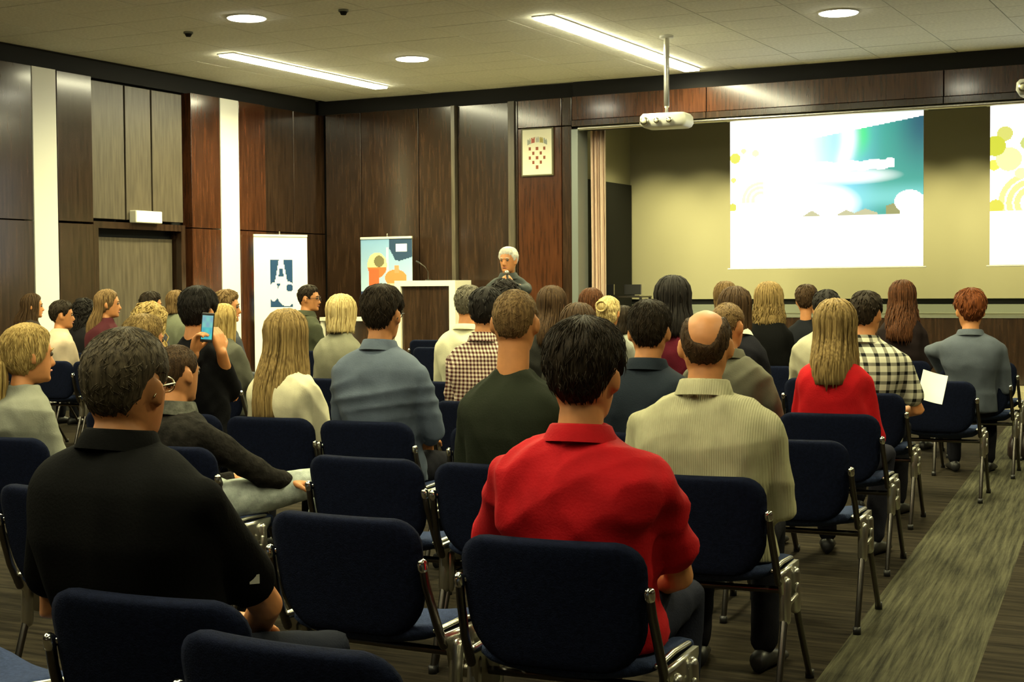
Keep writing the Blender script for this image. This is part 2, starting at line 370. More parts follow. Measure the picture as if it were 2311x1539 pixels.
# ---- ceiling lamps
def area(name, loc, sx, sy, power, parent):
    d = bpy.data.lights.new(name, 'AREA'); d.energy = power; d.color = LAMP_COL
    d.shape = 'DISK' if sy is None else 'RECTANGLE'; d.size = sx; d.spread = math.radians(158)
    if sy: d.size_y = sy
    o = bpy.data.objects.new(name, d); COL.objects.link(o); o.parent = parent; o.location = loc; return o
ring = None
def disc_lamp(x, y, label, group=None, power=DISC_W):
    global ring, disc_m
    t = thing('ceiling_lamp', label, 'lamp', (x, y, ZC), group=group)
    if ring is None:
        th = np.linspace(0, 2*PI, 40, endpoint=False)
        R = [np.stack([r*np.cos(th), r*np.sin(th), np.full(40, z)], 1) for r, z in ((.205, .0), (.205, -.012), (.188, -.014), (.188, .0))]
        ring = MB().loft(R, cap=False).mesh('rim', M_white, True)
        disc_m = MB().cyl((0, 0, -.020), .184, .018, 40).mesh('diffuser', emitter('lamp_disc', (1, .96, .72), LAMP_GLOW))
    link('rim', ring, t); link('diffuser', disc_m, t)
    area('lamp_light', (0, 0, -.023), .37, None, power, t); return t
def strip_lamp(x, y0, y1, label, group=None, power=STRIP_W):
    t = thing('linear_lamp', label, 'lamp', (x, (y0+y1)/2, ZC), group=group); L2 = (y1-y0)/2
    MB().box((-.115, -L2-.02, -.012), (-.100, L2+.02, 0)).box((.100, -L2-.02, -.012), (.115, L2+.02, 0)).box((-.10, -L2-.02, -.012), (.10, -L2, 0)).box((-.10, L2, -.012), (.10, L2+.02, 0)).obj('rim', M_white, t)
    MB().box((-.097, -L2, -.034), (.097, L2, -.002)).obj('diffuser', emitter('lamp_strip', (1, .95, .62), LAMP_GLOW*1.1), t)
    area('lamp_light', (0, 0, -.037), .19, y1-y0, power, t); return t
disc_lamp(-9.24, 12.06, 'round ceiling lamp nearest the left wall door, top left of the picture')
disc_lamp(-9.20, 15.17, 'round ceiling lamp between the two glowing strips')
disc_lamp(-3.98, 14.74, 'round ceiling lamp above the projected slide, right of the projector')
strip_lamp(-10.86, 13.78, 17.09, 'glowing strip lamp in the ceiling near the left wall')
strip_lamp(-6.63, 13.45, 17.67, 'glowing strip lamp in the ceiling behind the projector pole')
for x, y in ((-9.2, 8.9), (-9.2, 5.8), (-9.2, 2.7), (-4.0, 11.6), (-4.0, 8.5), (-4.0, 5.4), (-4.0, 2.3), (-4.0, -1.2), (1.2, 14.7), (1.2, 11.6), (1.2, 8.5), (1.2, 5.4), (1.2, 2.3), (1.2, -1.2)):
    disc_lamp(x, y, 'round ceiling lamp over the hall outside the picture', 'lamps over the rear of the hall', dim(y)*DISC_W)
for x, y0 in ((-10.86, 5.2), (-6.63, 6.6), (-2.4, 6.6), (-6.63, 0.2), (-2.4, 0.2)):
    strip_lamp(x, y0, y0+4.2, 'ceiling strip lamp over the hall outside the picture', 'strip lamps over the rear of the hall', dim(y0)*STRIP_W)
# sprinkler head
for px, py, lb in ((775, 22, 'small sprinkler head in the ceiling right of the round lamp'), (425, 72, 'small dark smoke detector in the ceiling left of the round lamp')):
    p = on_z(px, py, ZC); t = thing('ceiling_detector', lb, 'detector', (p[0], p[1], ZC))
    MB().cyl((0, 0, -.02), .05, .02, 20).obj('base', M_grey, t, True); MB().cyl((0, 0, -.05), .025, .03, 16, r2=.04).obj('head', M_dark, t, True)

# added floodlights, unseen behind the beam, to brighten the stage's lower back wall
for i in range(16):
    x = -8.0+i*.72
    t = thing('added_floodlight', 'small added floodlight, unseen behind the beam over the stage', 'lamp', (x, YF+.44, ZB+.16), group='added floodlights unseen behind the beam')
    MB().box((-.02, -.14, .02), (.02, 0, .06)).obj('clamp', M_blk, t)
    q = np.array([0, math.sin(math.radians(40)), -math.cos(math.radians(40))])
    MB().tube([-q*.10, q*.05], [.05, .065], 16).obj('can', M_blk, t, True); MB().tube([q*.10, q*.112], .05, 16, ends=False).obj('lens', emitter('added_flood', (1, .96, .72), 6.0), t)
    d = bpy.data.lights.new('lamp_light', 'SPOT'); d.energy = STAGE_W; d.color = LAMP_COL; d.spot_size = math.radians(66); d.spot_blend = 1.0; d.shadow_soft_size = .05
    o = bpy.data.objects.new('lamp_light', d); COL.objects.link(o); o.parent = t; o.location = tuple(q*.13); o.rotation_euler = (math.radians(40), 0, 0)
# ------------------------------------------------------------------ chairs
def pad(outline, ysurf, th, nu=18, nv=18, edge=.018):
    """upholstered slab: outline(v)->(half width, along), ysurf(x, along)->(offset normal), two faces and a soft rim"""
    front, back = [], []
    for j in range(nv+1):
        v = j/nv
        for i in range(nu+1):
            u = -1+2*i/nu
            p, nrm = outline(u, v)
            e = min(1.0, (1-abs(u))*3.0, v*4.0, (1-v)*4.0); k = th*(0.35+0.65*math.sqrt(max(0, 1-(1-e)**2)))/2
            front.append(p+nrm*k); back.append(p-nrm*k)
    n1 = nu+1; f = []; m = len(front)
    for j in range(nv):
        for i in range(nu):
            a = j*n1+i; f.append((a, a+1, a+n1+1, a+n1)); f.append((m+a, m+a+n1, m+a+n1+1, m+a+1))
    rim = [i for i in range(n1)]+[j*n1+nu for j in range(1, nv+1)]+[nv*n1+i for i in range(nu-1, -1, -1)]+[j*n1 for j in range(nv-1, 0, -1)]
    for i in range(len(rim)):
        a, b2 = rim[i], rim[(i+1) % len(rim)]; f.append((b2, a, m+a, m+b2))
    return MB().add(np.array(front+back), f)
def back_out(u, v):
    zt, zb, W, rt, rb = .775, .445, .250, .075, .13
    # v is bent so that rows crowd at both ends
    z = zb+(zt-zb)*(0.5-0.5*math.cos(PI*v))
    hw = W-.018*(zt-z)/.33
    if zt-z < rt: hw -= rt-math.sqrt(max(0, rt*rt-(rt-(zt-z))**2))
    if z-zb < rb: hw -= (rb-math.sqrt(max(0, rb*rb-(rb-(z-zb))**2)))*.85
    x = u*hw; y = -.262+(zt-z)*.20+.55*x*x-.03*math.exp(-((z-zb)/.05)**2)*0
    return np.array([x, y, z]), np.array([-1.1*x, 1.0, .2])/math.hypot(1.0, .2)
def seat_out(u, v):
    y0, y1, W, r = -.19, .235, .245, .07
    y = y0+(y1-y0)*(0.5-0.5*math.cos(PI*v)); hw = W
    if y1-y < r: hw -= r-math.sqrt(max(0, r*r-(r-(y1-y))**2))
    if y-y0 < .12: hw -= (.12-math.sqrt(max(0, .12**2-(.12-(y-y0))**2)))*.6
    x = u*hw; z = .425+.55*x*x+.0*(y-y0)-.05*max(0, (y-.12)/.115)**2+.02*max(0, (-.08-y)/.11)**2
    return np.array([x, y, z]), np.array([-1.0*x, 0, 1.0])
CH = {}
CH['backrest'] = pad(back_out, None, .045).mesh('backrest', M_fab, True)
CH['seat'] = pad(seat_out, None, .045).mesh('seat', M_fab_lit, True)
def mk_side(sx):
    X0 = .268*sx; d = {}
    # upright arm that carries the backrest, knob on its end
    d['back_arm'] = MB().tube([(X0*.985, -.135, .42), (X0*.98, -.175, .50), (X0*.955, -.212, .60), (X0*.945, -.222, .645)], [.013, .0125, .012, .012], 10, 1.0).mesh('back_arm', M_steel, True)
    kb = MB(); kb.tube([(X0*.945, -.223, .645), (X0*.945, -.226, .660)], .0145, 12); kb.tube([(X0*.945, -.222, .655), (X0*.86, -.208, .655)], .008, 8); d['knob'] = kb.mesh('knob', M_chrome, True)
    r = MB()   # polished rail along the seat's edge
    r.tube([(X0*.93, -.15, .462), (X0*.93, -.02, .468), (X0*.93, .11, .462)], [.010, .010, .009], 8, .7); d['seat_rail'] = r.mesh('seat_rail', M_alu, True)
    b = MB()   # cast side bracket: web plate, two leg sockets, coupling hook
    b.prism([(-.15, .455), (.115, .455), (.115, .435), (.075, .40), (.07, .345), (-.02, .305), (-.10, .335), (-.115, .40), (-.15, .43)], 0, X0-.008, X0+.008)
    b.tube([(X0*1.03, -.095, .290), (X0*1.03, -.088, .415)], .020, 10); b.tube([(X0*1.03, .055, .300), (X0*1.03, .045, .425)], .020, 10)
    b.tube([(X0*1.07, -.06, .345), (X0*1.07, .025, .352)], .009, 8); b.tube([(X0*1.07, .03, .352), (X0*1.07, .035, .385)], .009, 8)
    d['side_bracket'] = b.mesh('side_bracket', M_alu, True)
    d['leg_r'] = MB().tube([(X0*1.03, -.088, .33), (X0*1.02, -.20, .008)], [.0125, .0115], 10, 1.0).mesh('leg', M_steel, True)
    d['leg_f'] = MB().tube([(X0*1.03, .052, .33), (X0*1.02, .30, .008)], [.0125, .0115], 10, 1.0).mesh('leg', M_steel, True)
    d['foot_r'] = MB().cyl((X0*1.02, -.20, 0), .016, .03, 12).mesh('foot_cap', M_blk, True)
    d['foot_f'] = MB().cyl((X0*1.02, .30, 0), .016, .03, 12).mesh('foot_cap', M_blk, True)
    return d
SIDES = [mk_side(-1), mk_side(1)]
CH['cross_bar'] = MB().tube([(-.265, -.03, .375), (.265, -.03, .375)], .012, 8).mesh('cross_bar', M_steel, True)
CHAIR_RZ = math.radians(4.0)
CHAIRS = []
def chair(x, y, label, rz=None, z=0.0, group='blue upholstered chairs of the hall'):
    c = thing('conference_chair', label, 'chair', (x, y, z), CHAIR_RZ if rz is None else rz, group)
    link('seat', CH['seat'], c); link('backrest', CH['backrest'], c); link('cross_bar', CH['cross_bar'], c)
    for d in SIDES:
        link('back_arm', d['back_arm'], c); link('knob', d['knob'], c); link('seat_rail', d['seat_rail'], c); link('side_bracket', d['side_bracket'], c)
        for a, b2 in (('leg_r', 'foot_r'), ('leg_f', 'foot_f')):
            l = link('leg', d[a], c); link('foot_cap', d[b2], l)
    CHAIRS.append((x, y)); return c
# ------------------------------------------------------------------ people
HZ = np.array([-.120, -.112, -.095, -.070, -.045, -.020, .010, .040, .070, .092, .108, .116, .119])
HW = np.array([.010, .036, .053, .062, .068, .072, .076, .077, .070, .056, .036, .018, .004])
HF = np.array([.045, .076, .088, .090, .091, .091, .092, .091, .080, .062, .040, .020, .005])
HB = np.array([.005, .010, .030, .062, .085, .098, .104, .103, .092, .072, .046, .022, .005])
def hp(az, z, off=0.0):
    """point of the skull outline at height z; az 0 = face, pi = back of the head"""
    w2 = np.interp(z, HZ, HW)+off; f2 = np.interp(z, HZ, HF)+off; b2 = np.interp(z, HZ, HB)+off
    s, c = np.sin(az), np.cos(az)
    return np.stack([w2*np.sign(s)*np.abs(s)**.92, np.where(c > 0, f2, b2)*np.sign(c)*np.abs(c)**.92, z+0*az], -1)
def hoff(az, z, off):
    """skull point pushed out along the rounded surface"""
    z = np.asarray(z, float); k = np.sqrt(np.clip(1-(z/.1205)**2, 0, 1))**.75
    p = hp(az, z, off*k); p[..., 2] += off*np.clip(z, 0, 1)/.119*1.05; return p
def rot(yaw, pitch=0.0, roll=0.0):
    return np.array(Matrix.Rotation(yaw, 3, 'Z') @ Matrix.Rotation(pitch, 3, 'X') @ Matrix.Rotation(roll, 3, 'Y'))
def sstep(a, b, x): t = np.clip((x-a)/(b-a), 0, 1); return t*t*(3-2*t)
def hairline(az, kind):
    a = np.abs((az+PI) % (2*PI)-PI)
    pts = {'m': [(0, .062), (.5, .060), (.95, .045), (1.25, .0), (1.45, -.012), (1.6, .022), (1.8, .02), (2.0, -.03), (2.4, -.075), (3.15, -.09)],
           'w': [(0, .070), (.5, .060), (.9, .035), (1.15, -.02), (1.45, -.05), (1.8, -.07), (2.2, -.09), (3.15, -.10)]}[kind]
    return np.interp(a, [p[0] for p in pts], [p[1] for p in pts])
def cap_fn(t_top, t_side, kind, rnd, lump=0.0, bald=0.0, nape_taper=.6):
    """hair layer over the skull: returns a function (az, z) -> points on the hair surface"""
    ph = rnd.uniform(0, 6.28, 8)
    def fn(az, z, lift=0.0):
        az = np.asarray(az, float); z = np.asarray(z, float)+0*az
        k = sstep(-.02, .10, z); t = t_side*(1-k)+t_top*k; back = (1-np.cos(az))/2
        if kind == 'm': t = t*(1-nape_taper*sstep(.02, -.09, z)*back)
        if lump: t = t+lump*(np.sin(az*7+z*60+ph[0])*np.sin(z*70+ph[1]+az*2)+.6*np.sin(az*13+ph[2]-z*50)+.5*np.sin(az*4+z*110+ph[3]))
        aa_ = np.abs((az+PI) % (2*PI)-PI)
        z_ = z-.005*np.sin(az*17+ph[4])-.004*np.sin(az*41+ph[5])*(1 if kind == 'm' else 0)
        m = sstep(-.004, .022+(.034*sstep(1.7, 2.3, aa_) if kind == 'm' else 0), z_-hairline(az, kind))
        if bald:
            xx = np.abs(np.sin(az))*np.interp(z, HZ, HW); r2 = (xx/.054)**2+(np.clip(.080-z, 0, 1)/.072)**2*sstep(.6, 1.6, aa_)
            m = m*sstep(.72+.10*np.sin(az*9+1), 1.15+.10*np.sin(az*7), r2+(1-sstep(.7, 1.35, aa_))*-5)
        off = t*m-.008*(1-m)+lift*m
        return hoff(az, z, off), m
    return fn
def cap_mesh(fn, na=64, nz=40):
    az = np.linspace(0, 2*PI, na, endpoint=False); return [fn(az, z)[0] for z in .119*np.cos(np.linspace(0.06, PI*.98, nz))]
def lock(mb, path, w0, th, out):
    """one tapered strand of hair"""
    n = len(path); R = []
    for i, p in enumerate(path):
        t = path[min(i+1, n-1)]-path[max(i-1, 0)]; t /= np.linalg.norm(t)+1e-9
        o = out[i]-t*(out[i] @ t); o /= np.linalg.norm(o)+1e-9; b2 = np.cross(t, o); s = i/(n-1)
        k = (0.55+.45*math.sin(PI*min(1, s*1.6+.1))) if s < .5 else 1.0
        k *= 1-.88*max(0, (s-.55)/.45)**1.6
        R.append(np.array([p+b2*w0*k, p+o*th*k, p-b2*w0*k, p-o*th*.7*k]))
    mb.loft(R)
def make_hair(spec, rnd, near):
    """returns MB in head coordinates"""
    st = spec['hair']; L = spec.get('len', .3); mb = MB(); tt = spec.get('thick', .016)
    mens = st in ('short', 'buzz', 'bald', 'thickshort', 'crop')
    kind = 'm' if mens else 'w'
    if st == 'buzz': fn = cap_fn(.005, .004, kind, rnd)
    elif st == 'crop': fn = cap_fn(.012, .006, kind, rnd)
    elif st == 'bald': fn = cap_fn(.006, .008, kind, rnd, bald=1.0)
    elif st == 'short': fn = cap_fn(tt+.006, tt*.6, kind, rnd, .0010)
    elif st == 'thickshort': fn = cap_fn(tt+.012, tt, kind, rnd, .0018, nape_taper=.45)
    elif st == 'curly': fn = cap_fn(tt+.012, tt+.012, kind, rnd, .008)
    else: fn = cap_fn(tt+.004, tt, kind, rnd, .0008)
    R = cap_mesh(fn); mb.loft(R[::-1], cap=True)
    # fine tufts lying on the cap
    nt = (1500 if near else 240)
    if st in ('long', 'bob', 'wavy'): nt //= 3
    for _ in range(nt):
        az = rnd.uniform(-PI, PI); z = .119*math.cos(rnd.uniform(.05, 2.45))
        ln = {'buzz': .010, 'bald': .012, 'crop': .012, 'short': .022, 'thickshort': .030, 'curly': .040}.get(st, .05)*rnd.uniform(.7, 1.2)
        d = rnd.normal(0, .12)+(rnd.normal(0, .7) if st == 'curly' else 0)
        aa = np.array([az, az+d*.5, az+d]); z3 = np.array([z, z-ln*.5, z-ln]); z3 = np.clip(z3, -.11, .1188)
        lf = {'buzz': .0004, 'bald': .0005, 'crop': .0004, 'short': .0008}.get(st, .0012)
        P, m = fn(aa, z3, lf); 
        if m[0] < .45 or m.min() < .12: continue
        od = P[1]/np.linalg.norm(P[1]); tip = {'buzz': .0010, 'bald': .0012, 'crop': .0022, 'short': .0050, 'thickshort': .0075, 'curly': .010}.get(st, .002)*rnd.uniform(0, 1)
        P = [P[0], P[1]+od*(lf+tip*.3), P[2]+P[2]/np.linalg.norm(P[2])*tip]
        wd = (.0012 if near else .0034)*(.8 if st in ('buzz', 'bald', 'crop') else 1.3 if st != 'curly' else 2.2)
        lock(mb, P, wd*rnd.uniform(.7, 1.3), wd*.7, [od]*3)
    if st in ('long', 'bob', 'curly', 'wavy'):
        amin = spec.get('amin', 1.05); nl = int((120 if near else 60)*(1 if st != 'bob' else .8)); fl = spec.get('flare', .0); wav = {'curly': .012, 'wavy': .009}.get(st, .0015)
        backy = spec.get('backy', .185 if L > .2 else .13)
        shell = []
        def path(az, ln, extra, m2=7):
            P, O = [], []
            for z in (.112, .095, .065, .03, -.01):
                p = hoff(np.array([az]), z, tt+extra)[0]; P.append(p); O.append(np.array([math.sin(az), math.cos(az), .3]))
            p = P[-1]; zt = -ln; s0 = math.sin(az); c0 = math.cos(az)
            tx = s0*(.080+fl+tt*.5); ty = (c0*.085 if c0 > 0 else c0*backy)
            a0 = rnd.uniform(0, 6.28)
            for i in range(1, m2+1):
                t = i/m2; e = float(sstep(0, 1, min(1, t*1.4)))
                zz = -.01+(zt+.01)*t
                P.append(np.array([p[0]+(tx-p[0])*e+wav*math.sin(t*14+a0), p[1]+(ty-p[1])*e+wav*math.cos(t*12+a0), zz])); O.append(np.array([s0, c0, 0]))
            return P, O
        m3 = 26; az_l = np.linspace(amin+.12, 2*PI-amin-.12, m3); outer = [path(a, L*.93, -.004)[0] for a in az_l]; inner = []
        for P in outer: inner.append([q*np.array([.80, .80, 1]) if q[2] < .05 else q*.9 for q in P])
        rings = []
        for i in range(len(outer[0])): rings.append(np.array([o2[i] for o2 in outer]+[i2[i] for i2 in inner[::-1]]))
        mb.loft(rings)
        for _ in range(nl):
            az = rnd.uniform(amin, 2*PI-amin); ln = L*rnd.uniform(.90, 1.06)-(.05 if abs(az-PI) > 1.6 else 0)*0
            P, O = path(az, ln, rnd.uniform(-.001, .007)); lock(mb, P, rnd.uniform(.007, .013), .006, O)
    if st == 'bun':
        mb.ball((0, -.135, .055), (.045, .035, .042), 16, 12)
        for _ in range(40):
            a = rnd.uniform(0, 2*PI); P = [np.array([.040*math.cos(a+t*1.2), -.145-.022*math.sin(t*3), .055+.038*math.sin(a+t*1.2)]) for t in np.linspace(0, 1, 5)]
            lock(mb, P, .008, .006, [np.array([0, -1, 0.])]*5)
    if st == 'ponytail':
        b0 = np.array([-.01, -.118, -.02]); mb.ball(b0, (.022, .022, .022), 12, 8)
        for _ in range(70):
            a = rnd.uniform(0, 2*PI); r = rnd.uniform(.2, 1); ln = L*rnd.uniform(.85, 1.05); P, O = [], []
            for t in np.linspace(0, 1, 9):
                rr = r*(.012+.030*math.sin(PI*min(1, t*1.15+.12))); c = b0+np.array([-.012*t, -.020*math.sin(t*2.4)+.02*t, .012*math.sin(t*6)-ln*t**1.15])
                P.append(c+rr*np.array([math.cos(a), math.sin(a), 0])); O.append(np.array([math.cos(a), math.sin(a), .2]))
            lock(mb, P, .011, .007, O)
    return mb
HAIRC = {'black': ((.007, .006, .006), (.022, .018, .015)), 'dark': ((.011, .008, .006), (.035, .024, .014)), 'brown': ((.025, .014, .008), (.085, .048, .022)),
         'lightbrown': ((.075, .042, .017), (.23, .145, .06)), 'blond': ((.20, .125, .035), (.56, .40, .15)), 'paleblond': ((.32, .22, .08), (.72, .57, .27)),
         'dirtyblond': ((.11, .068, .024), (.36, .245, .095)), 'red': ((.055, .014, .005), (.21, .06, .016)), 'auburn': ((.030, .012, .006), (.14, .052, .020)),
         'grey': ((.060, .052, .040), (.18, .16, .115)), 'greybrown': ((.030, .023, .015), (.115, .090, .055)), 'white': ((.70, .68, .60), (.85, .83, .76))}
def hair_mat(k, fine=False):
    c1, c2 = HAIRC[k]; n = 'hair_'+k
    return mat(n, c1, 0.6, col2=c2, vscale=6, vstretch=(22, 22, 1.6), bump=.25, bscale=9, bstretch=(30, 30, 2.5), spec=.10)
def cloth(kind, col):
    n = 'cloth_%s_%s' % (kind, '_'.join('%03d' % int(c*999) for c in col))
    if kind == 'rib': return ribbed(n, col, 42)
    if kind == 'denim': return mat(n, col, .85, vary=.25, vscale=30, bump=.2, bscale=200, spec=.12)
    if kind == 'fleece': return mat(n, col, .95, vary=.5, vscale=26, bump=.6, bscale=60, spec=.1)
    if kind == 'leather': return mat(n, col, .32, vary=.2, vscale=10, bump=.4, bscale=35)
    return mat(n, col, .82, vary=.10, vscale=12, bump=.15, bscale=150, spec=.12 if max(col) > .05 else .03)
GING = checked('gingham_red', (.72, .58, .46), (.060, .010, .010), 46, 46)
PLAID = checked('plaid_black', (.62, .60, .46), (.010, .010, .009), 14, 19, .36)
def limb_rings(mb, pts, rad, n=14): mb.tube(pts, rad, n)
def hand(mb, wr, dirv, palm_n, side, curl=.6, sc=1.0):
    """palm, four unequal fingers and a thumb that leaves the side of the palm"""
    d = np.array(dirv, float); d /= np.linalg.norm(d); nn = np.array(palm_n, float); nn -= d*(nn @ d); nn /= np.linalg.norm(nn); s = np.cross(nn, d)*side
    wr = np.array(wr, float)
    for k in (-1, -.33, .33, 1):
        mb.tube([wr+d*.0+s*.016*k, wr+d*.05*sc+s*.024*k, wr+d*.090*sc+s*.029*k], [.015, .0165, .0125], 8)
    for k, ln in ((-1, .062), (-.33, .078), (.33, .084), (1, .074)):
        p = wr+d*.092*sc+s*.029*k; q1 = p+(d*math.cos(curl*.7)+nn*math.sin(curl*.7))*ln*.45*sc; q2 = q1+(d*math.cos(curl*1.9)+nn*math.sin(curl*1.9))*ln*.33*sc
        q3 = q2+(d*math.cos(curl*2.7)+nn*math.sin(curl*2.7))*ln*.24*sc; mb.tube([p, q1, q2, q3], [.0100, .0090, .0084, .0074], 8)
    p = wr+d*.025*sc+s*.028; q1 = p+(d*.55+s*.75+nn*.25)*.042*sc; q2 = q1+(d*.85+s*.25+nn*.45)*.032*sc
    mb.tube([p, q1, q2], [.015, .0115, .0090], 8)
ROWS = [2.3, 3.25, 4.55, 5.77, 7.0, 8.4, 9.6, 10.9, 12.0]
PEOPLE = {}
def person(s):
    rnd = np.random.default_rng(abs(hash(s['id'])) % 1000 if False else sum(map(ord, s['id']))*7)
    stand = s.get('stand', False); near = s['row'] < 3.5 if not stand else False
    fem = s.get('fem', False); hs = s.get('hs', 1.0)*(.95 if fem else 1.0)
    if stand:
        T = at_d(s['px'], s['py'], s['d']); O = np.array([T[0], T[1], 0]); byaw = s['byaw']
    else:
        rowy = float(np.interp(s['row'], range(9), ROWS))+s.get('dy', 0)
        T = on_y(s['px'], s['py'], rowy+.21); byaw = s.get('byaw', math.radians(4.0))
        O = np.array([T[0]+s.get('dx', 0), rowy+.26, 0]) 
    O = O.copy(); RB = rot(byaw); inv = RB.T
    loc = lambda p: inv @ (np.asarray(p, float)-O)
    wpt = loc
    T = loc(T); near_v = s.get('vox', .0105 if near else .0135)
    root = thing('person', s['label'], 'person', tuple(O), byaw, 'the speaker' if stand else 'people seated in the audience')
    ext = .024 if s['hair'] in ('curly', 'thickshort') else (.004 if s['hair'] in ('buzz', 'bald') else .014)
    hc = T-np.array([0, 0, (.119+ext)*hs]); RH = rot(s.get('hyaw', 0.0), s.get('hpit', 0.0), s.get('hrol', 0.0))
    H = lambda P: (np.asarray(P) @ RH.T)*hs+hc
    f = s.get('fat', 1.0); sw = s.get('sw', .172 if fem else .198); ng = s.get('neck', .0)
    nb = np.array([hc[0]*.85, hc[1]-.045*hs, hc[2]-.118*hs-.026-ng])
    if stand: z0, pc = .88, np.array([0, -.01])
    else: z0, pc = .47, np.array([0, -.015])
    if stand: nb[0] = hc[0]
    lean = s.get('lean', 0.0)
    # torso outline: t, half width, half depth, backwards shift
    prof = [(0.0, .185*f, .130*f, 0), (.12, .180*f, .128*f, 0), (.30, .162*f, .118*f, .004), (.48, .172*f, .122*f, -.006), (.64, (sw*.93)*(.6+.4*f), .122*(.5+.5*f), -.014), (.76, sw*1.0, .114, -.014),
            (.83, sw*.98, .106, -.010), (.885, sw*.89, .095, -.002), (.93, sw*.72, .082, .006), (.965, sw*.51, .070, .012), (.99, .080, .063, .018), (1.03, .060, .056, .024)]
    zs_n = nb[2]+.012
    def torso(off):
        R = []; th = np.linspace(0, 2*PI, 30, endpoint=False)
        for t, hw, hd, bs in prof:
            e = t**1.3; cx = pc[0]+(nb[0]-pc[0])*e; cy = pc[1]+(nb[1]+.0-pc[1])*e+bs-.035*math.sin(PI*t)*s.get('slump', 1.0)
            z = z0+(zs_n-z0)*t; c, sn = np.cos(th), np.sin(th); ex = .80
            R.append(np.stack([cx+(hw+off)*np.sign(c)*np.abs(c)**ex, cy+(hd+off)*np.sign(sn)*np.abs(sn)**ex, np.full(30, z)], 1))
        return R
    zsh = z0+(zs_n-z0)*.83-.008; ysh = nb[1]*.8-.005
    arms = {}
    for sd in (-1, 1):
        sh = np.array([nb[0]*.85+sd*(sw-.026), ysh, zsh-.022])
        a = s.get('armR' if sd > 0 else 'armL')
        if a: el, wr = wpt(a[0]), wpt(a[1]); hd_, pn, cu = inv @ np.array(a[2], float), inv @ np.array(a[3], float), a[4]
        else:
            ex = s.get('elbow', .055)
            if stand: el = sh+np.array([sd*.05, -.02, -.30]); wr = el+np.array([-sd*.01, .06, -.25]); hd_, pn, cu = (0, .1, -1), (-sd, 0, 0), .4
            else: el = sh+np.array([sd*ex, .06, -.275]); wr = np.array([sd*.075, .27, max(.58, el[2]-.06)]); hd_, pn, cu = (-sd*.5, .8, -.25), (0, 0, -1), .5
        arms[sd] = (sh, el, wr, hd_, pn, cu)
    g = s.get('arm', 1.0)*(.86 if fem else 1.0)*(.8+.2*f)
    # ---- body: one continuous skin surface
    mb = MB(); mb.loft(torso(-.034))
    nr = s.get('neckr', .047 if fem else .058)
    mb.tube([nb+np.array([0, .02, -.06]), nb+np.array([0, .012, .02]), H((0, -.022, -.075)), H((0, -.012, -.02))], [nr*1.25, nr*1.02, nr*.98, nr*.9], 18)
    az = np.linspace(0, 2*PI, 40, endpoint=False)
    zz = .1195*np.cos(np.linspace(PI-.05, .05, 26)); mb.loft([H(hp(az, z)) for z in zz])
    mb.ball(H((0, .094, -.036)), (.016*hs, .024*hs, .017*hs), 12, 8, RH); mb.tube([H((0, .082, .012)), H((0, .100, -.03))], [.009*hs, .013*hs], 10)
    mb.ball(H((0, .076, -.098)), (.028*hs, .018*hs, .018*hs), 12, 8, RH); mb.ball(H((0, .084, .022)), (.050*hs, .014*hs, .010*hs), 12, 8, RH)
    for sd in (-1, 1):
        ME = RH @ rot(sd*-.5, .14)
        mb.ball(H((sd*.083, -.016, -.004)), (.0055*hs, .020*hs, .031*hs), 14, 10, ME); mb.ball(H((sd*.078, -.004, -.026)), (.007*hs, .010*hs, .014*hs), 10, 8, ME)
        sh, el, wr, hd_, pn, cu = arms[sd]
        limb_rings(mb, [sh+np.array([0, 0, -.03]), (sh+el)/2, el, el*.45+wr*.55, wr], [.036*g, .044*g, .039*g, .036*g, .027*g])
        hand(mb, wr, hd_, pn, sd, cu, .92 if fem else 1.0)
    organic(mb, 'body', M_skin, root, s.get('bvox', .0064 if near else .0092), 3)
    # ---- shirt
    kind, col = s['shirt'][:2]
    sm = GING if kind == 'gingham' else PLAID if kind == 'plaid' else cloth(kind, col)
    sl = s.get('sleeve', 'long'); mb = MB(); mb.loft(torso(.006))
    for sd in (-1, 1):
        sh, el, wr, hd_, pn, cu = arms[sd]; k = .012 if kind != 'leather' else .02
        mb.ball(sh+np.array([-sd*.004, 0, -.005]), (.054*g+k*.5, .062*g+k*.5, .050*g), 14, 10)
        if sl == 'long': limb_rings(mb, [sh, (sh+el)/2, el, el*.5+wr*.5, wr*.94+el*.06], [.057*g+k*.5, .053*g+k*.5, .047*g+k*.5, .041*g+k*.5, .034*g+k*.5])
        elif sl == 'short':
            q = sh+(el-sh)*.72; limb_rings(mb, [sh, (sh+q)/2, q], [.058*g+k*.5, .058*g+k*.6, .060*g+k*.7])
    organic(mb, {'jacket': 'jacket', 'leather': 'jacket', 'fleece': 'jacket'}.get(kind, s.get('top', 'shirt')), sm, root, near_v, 9, s.get('fold', .0065))
    if s.get('collar'):
        ch, cr = s['collar'][0], s['collar'][1] if len(s['collar']) > 1 else .006; cm = cloth(*s['collar'][2]) if len(s['collar']) > 2 else sm
        th = np.linspace(0, 2*PI, 30, endpoint=False); R = []
        for rr, z in ((.034, -.024), (.024, -.004), (.012, ch*.7), (.005, ch*.7+.004), (.003, ch*.7), (.008, -.01)):
            R.append(np.stack([nb[0]+(nr*1.03+rr+cr)*np.cos(th), nb[1]+.018+(nr*1.02+rr+cr)*np.sin(th)+.10*(z-0)*0, nb[2]+.005+z-.02*np.sin(th)*0+.016*(-np.sin(th)) * (0.5 if z > 0 else 1)], 1))
        MB().loft(R, cap=False).obj('collar', cm, root, True)
    if s.get('tag'):
        sh, el = arms[1][:2]; c = sh+(el-sh)*.70+np.array([.80, -.55, .1])*(.060*g+.020)
        MB().obox(c, (.022, .004, .020), rot(.95)).obj('sleeve_label', M_cream, root)
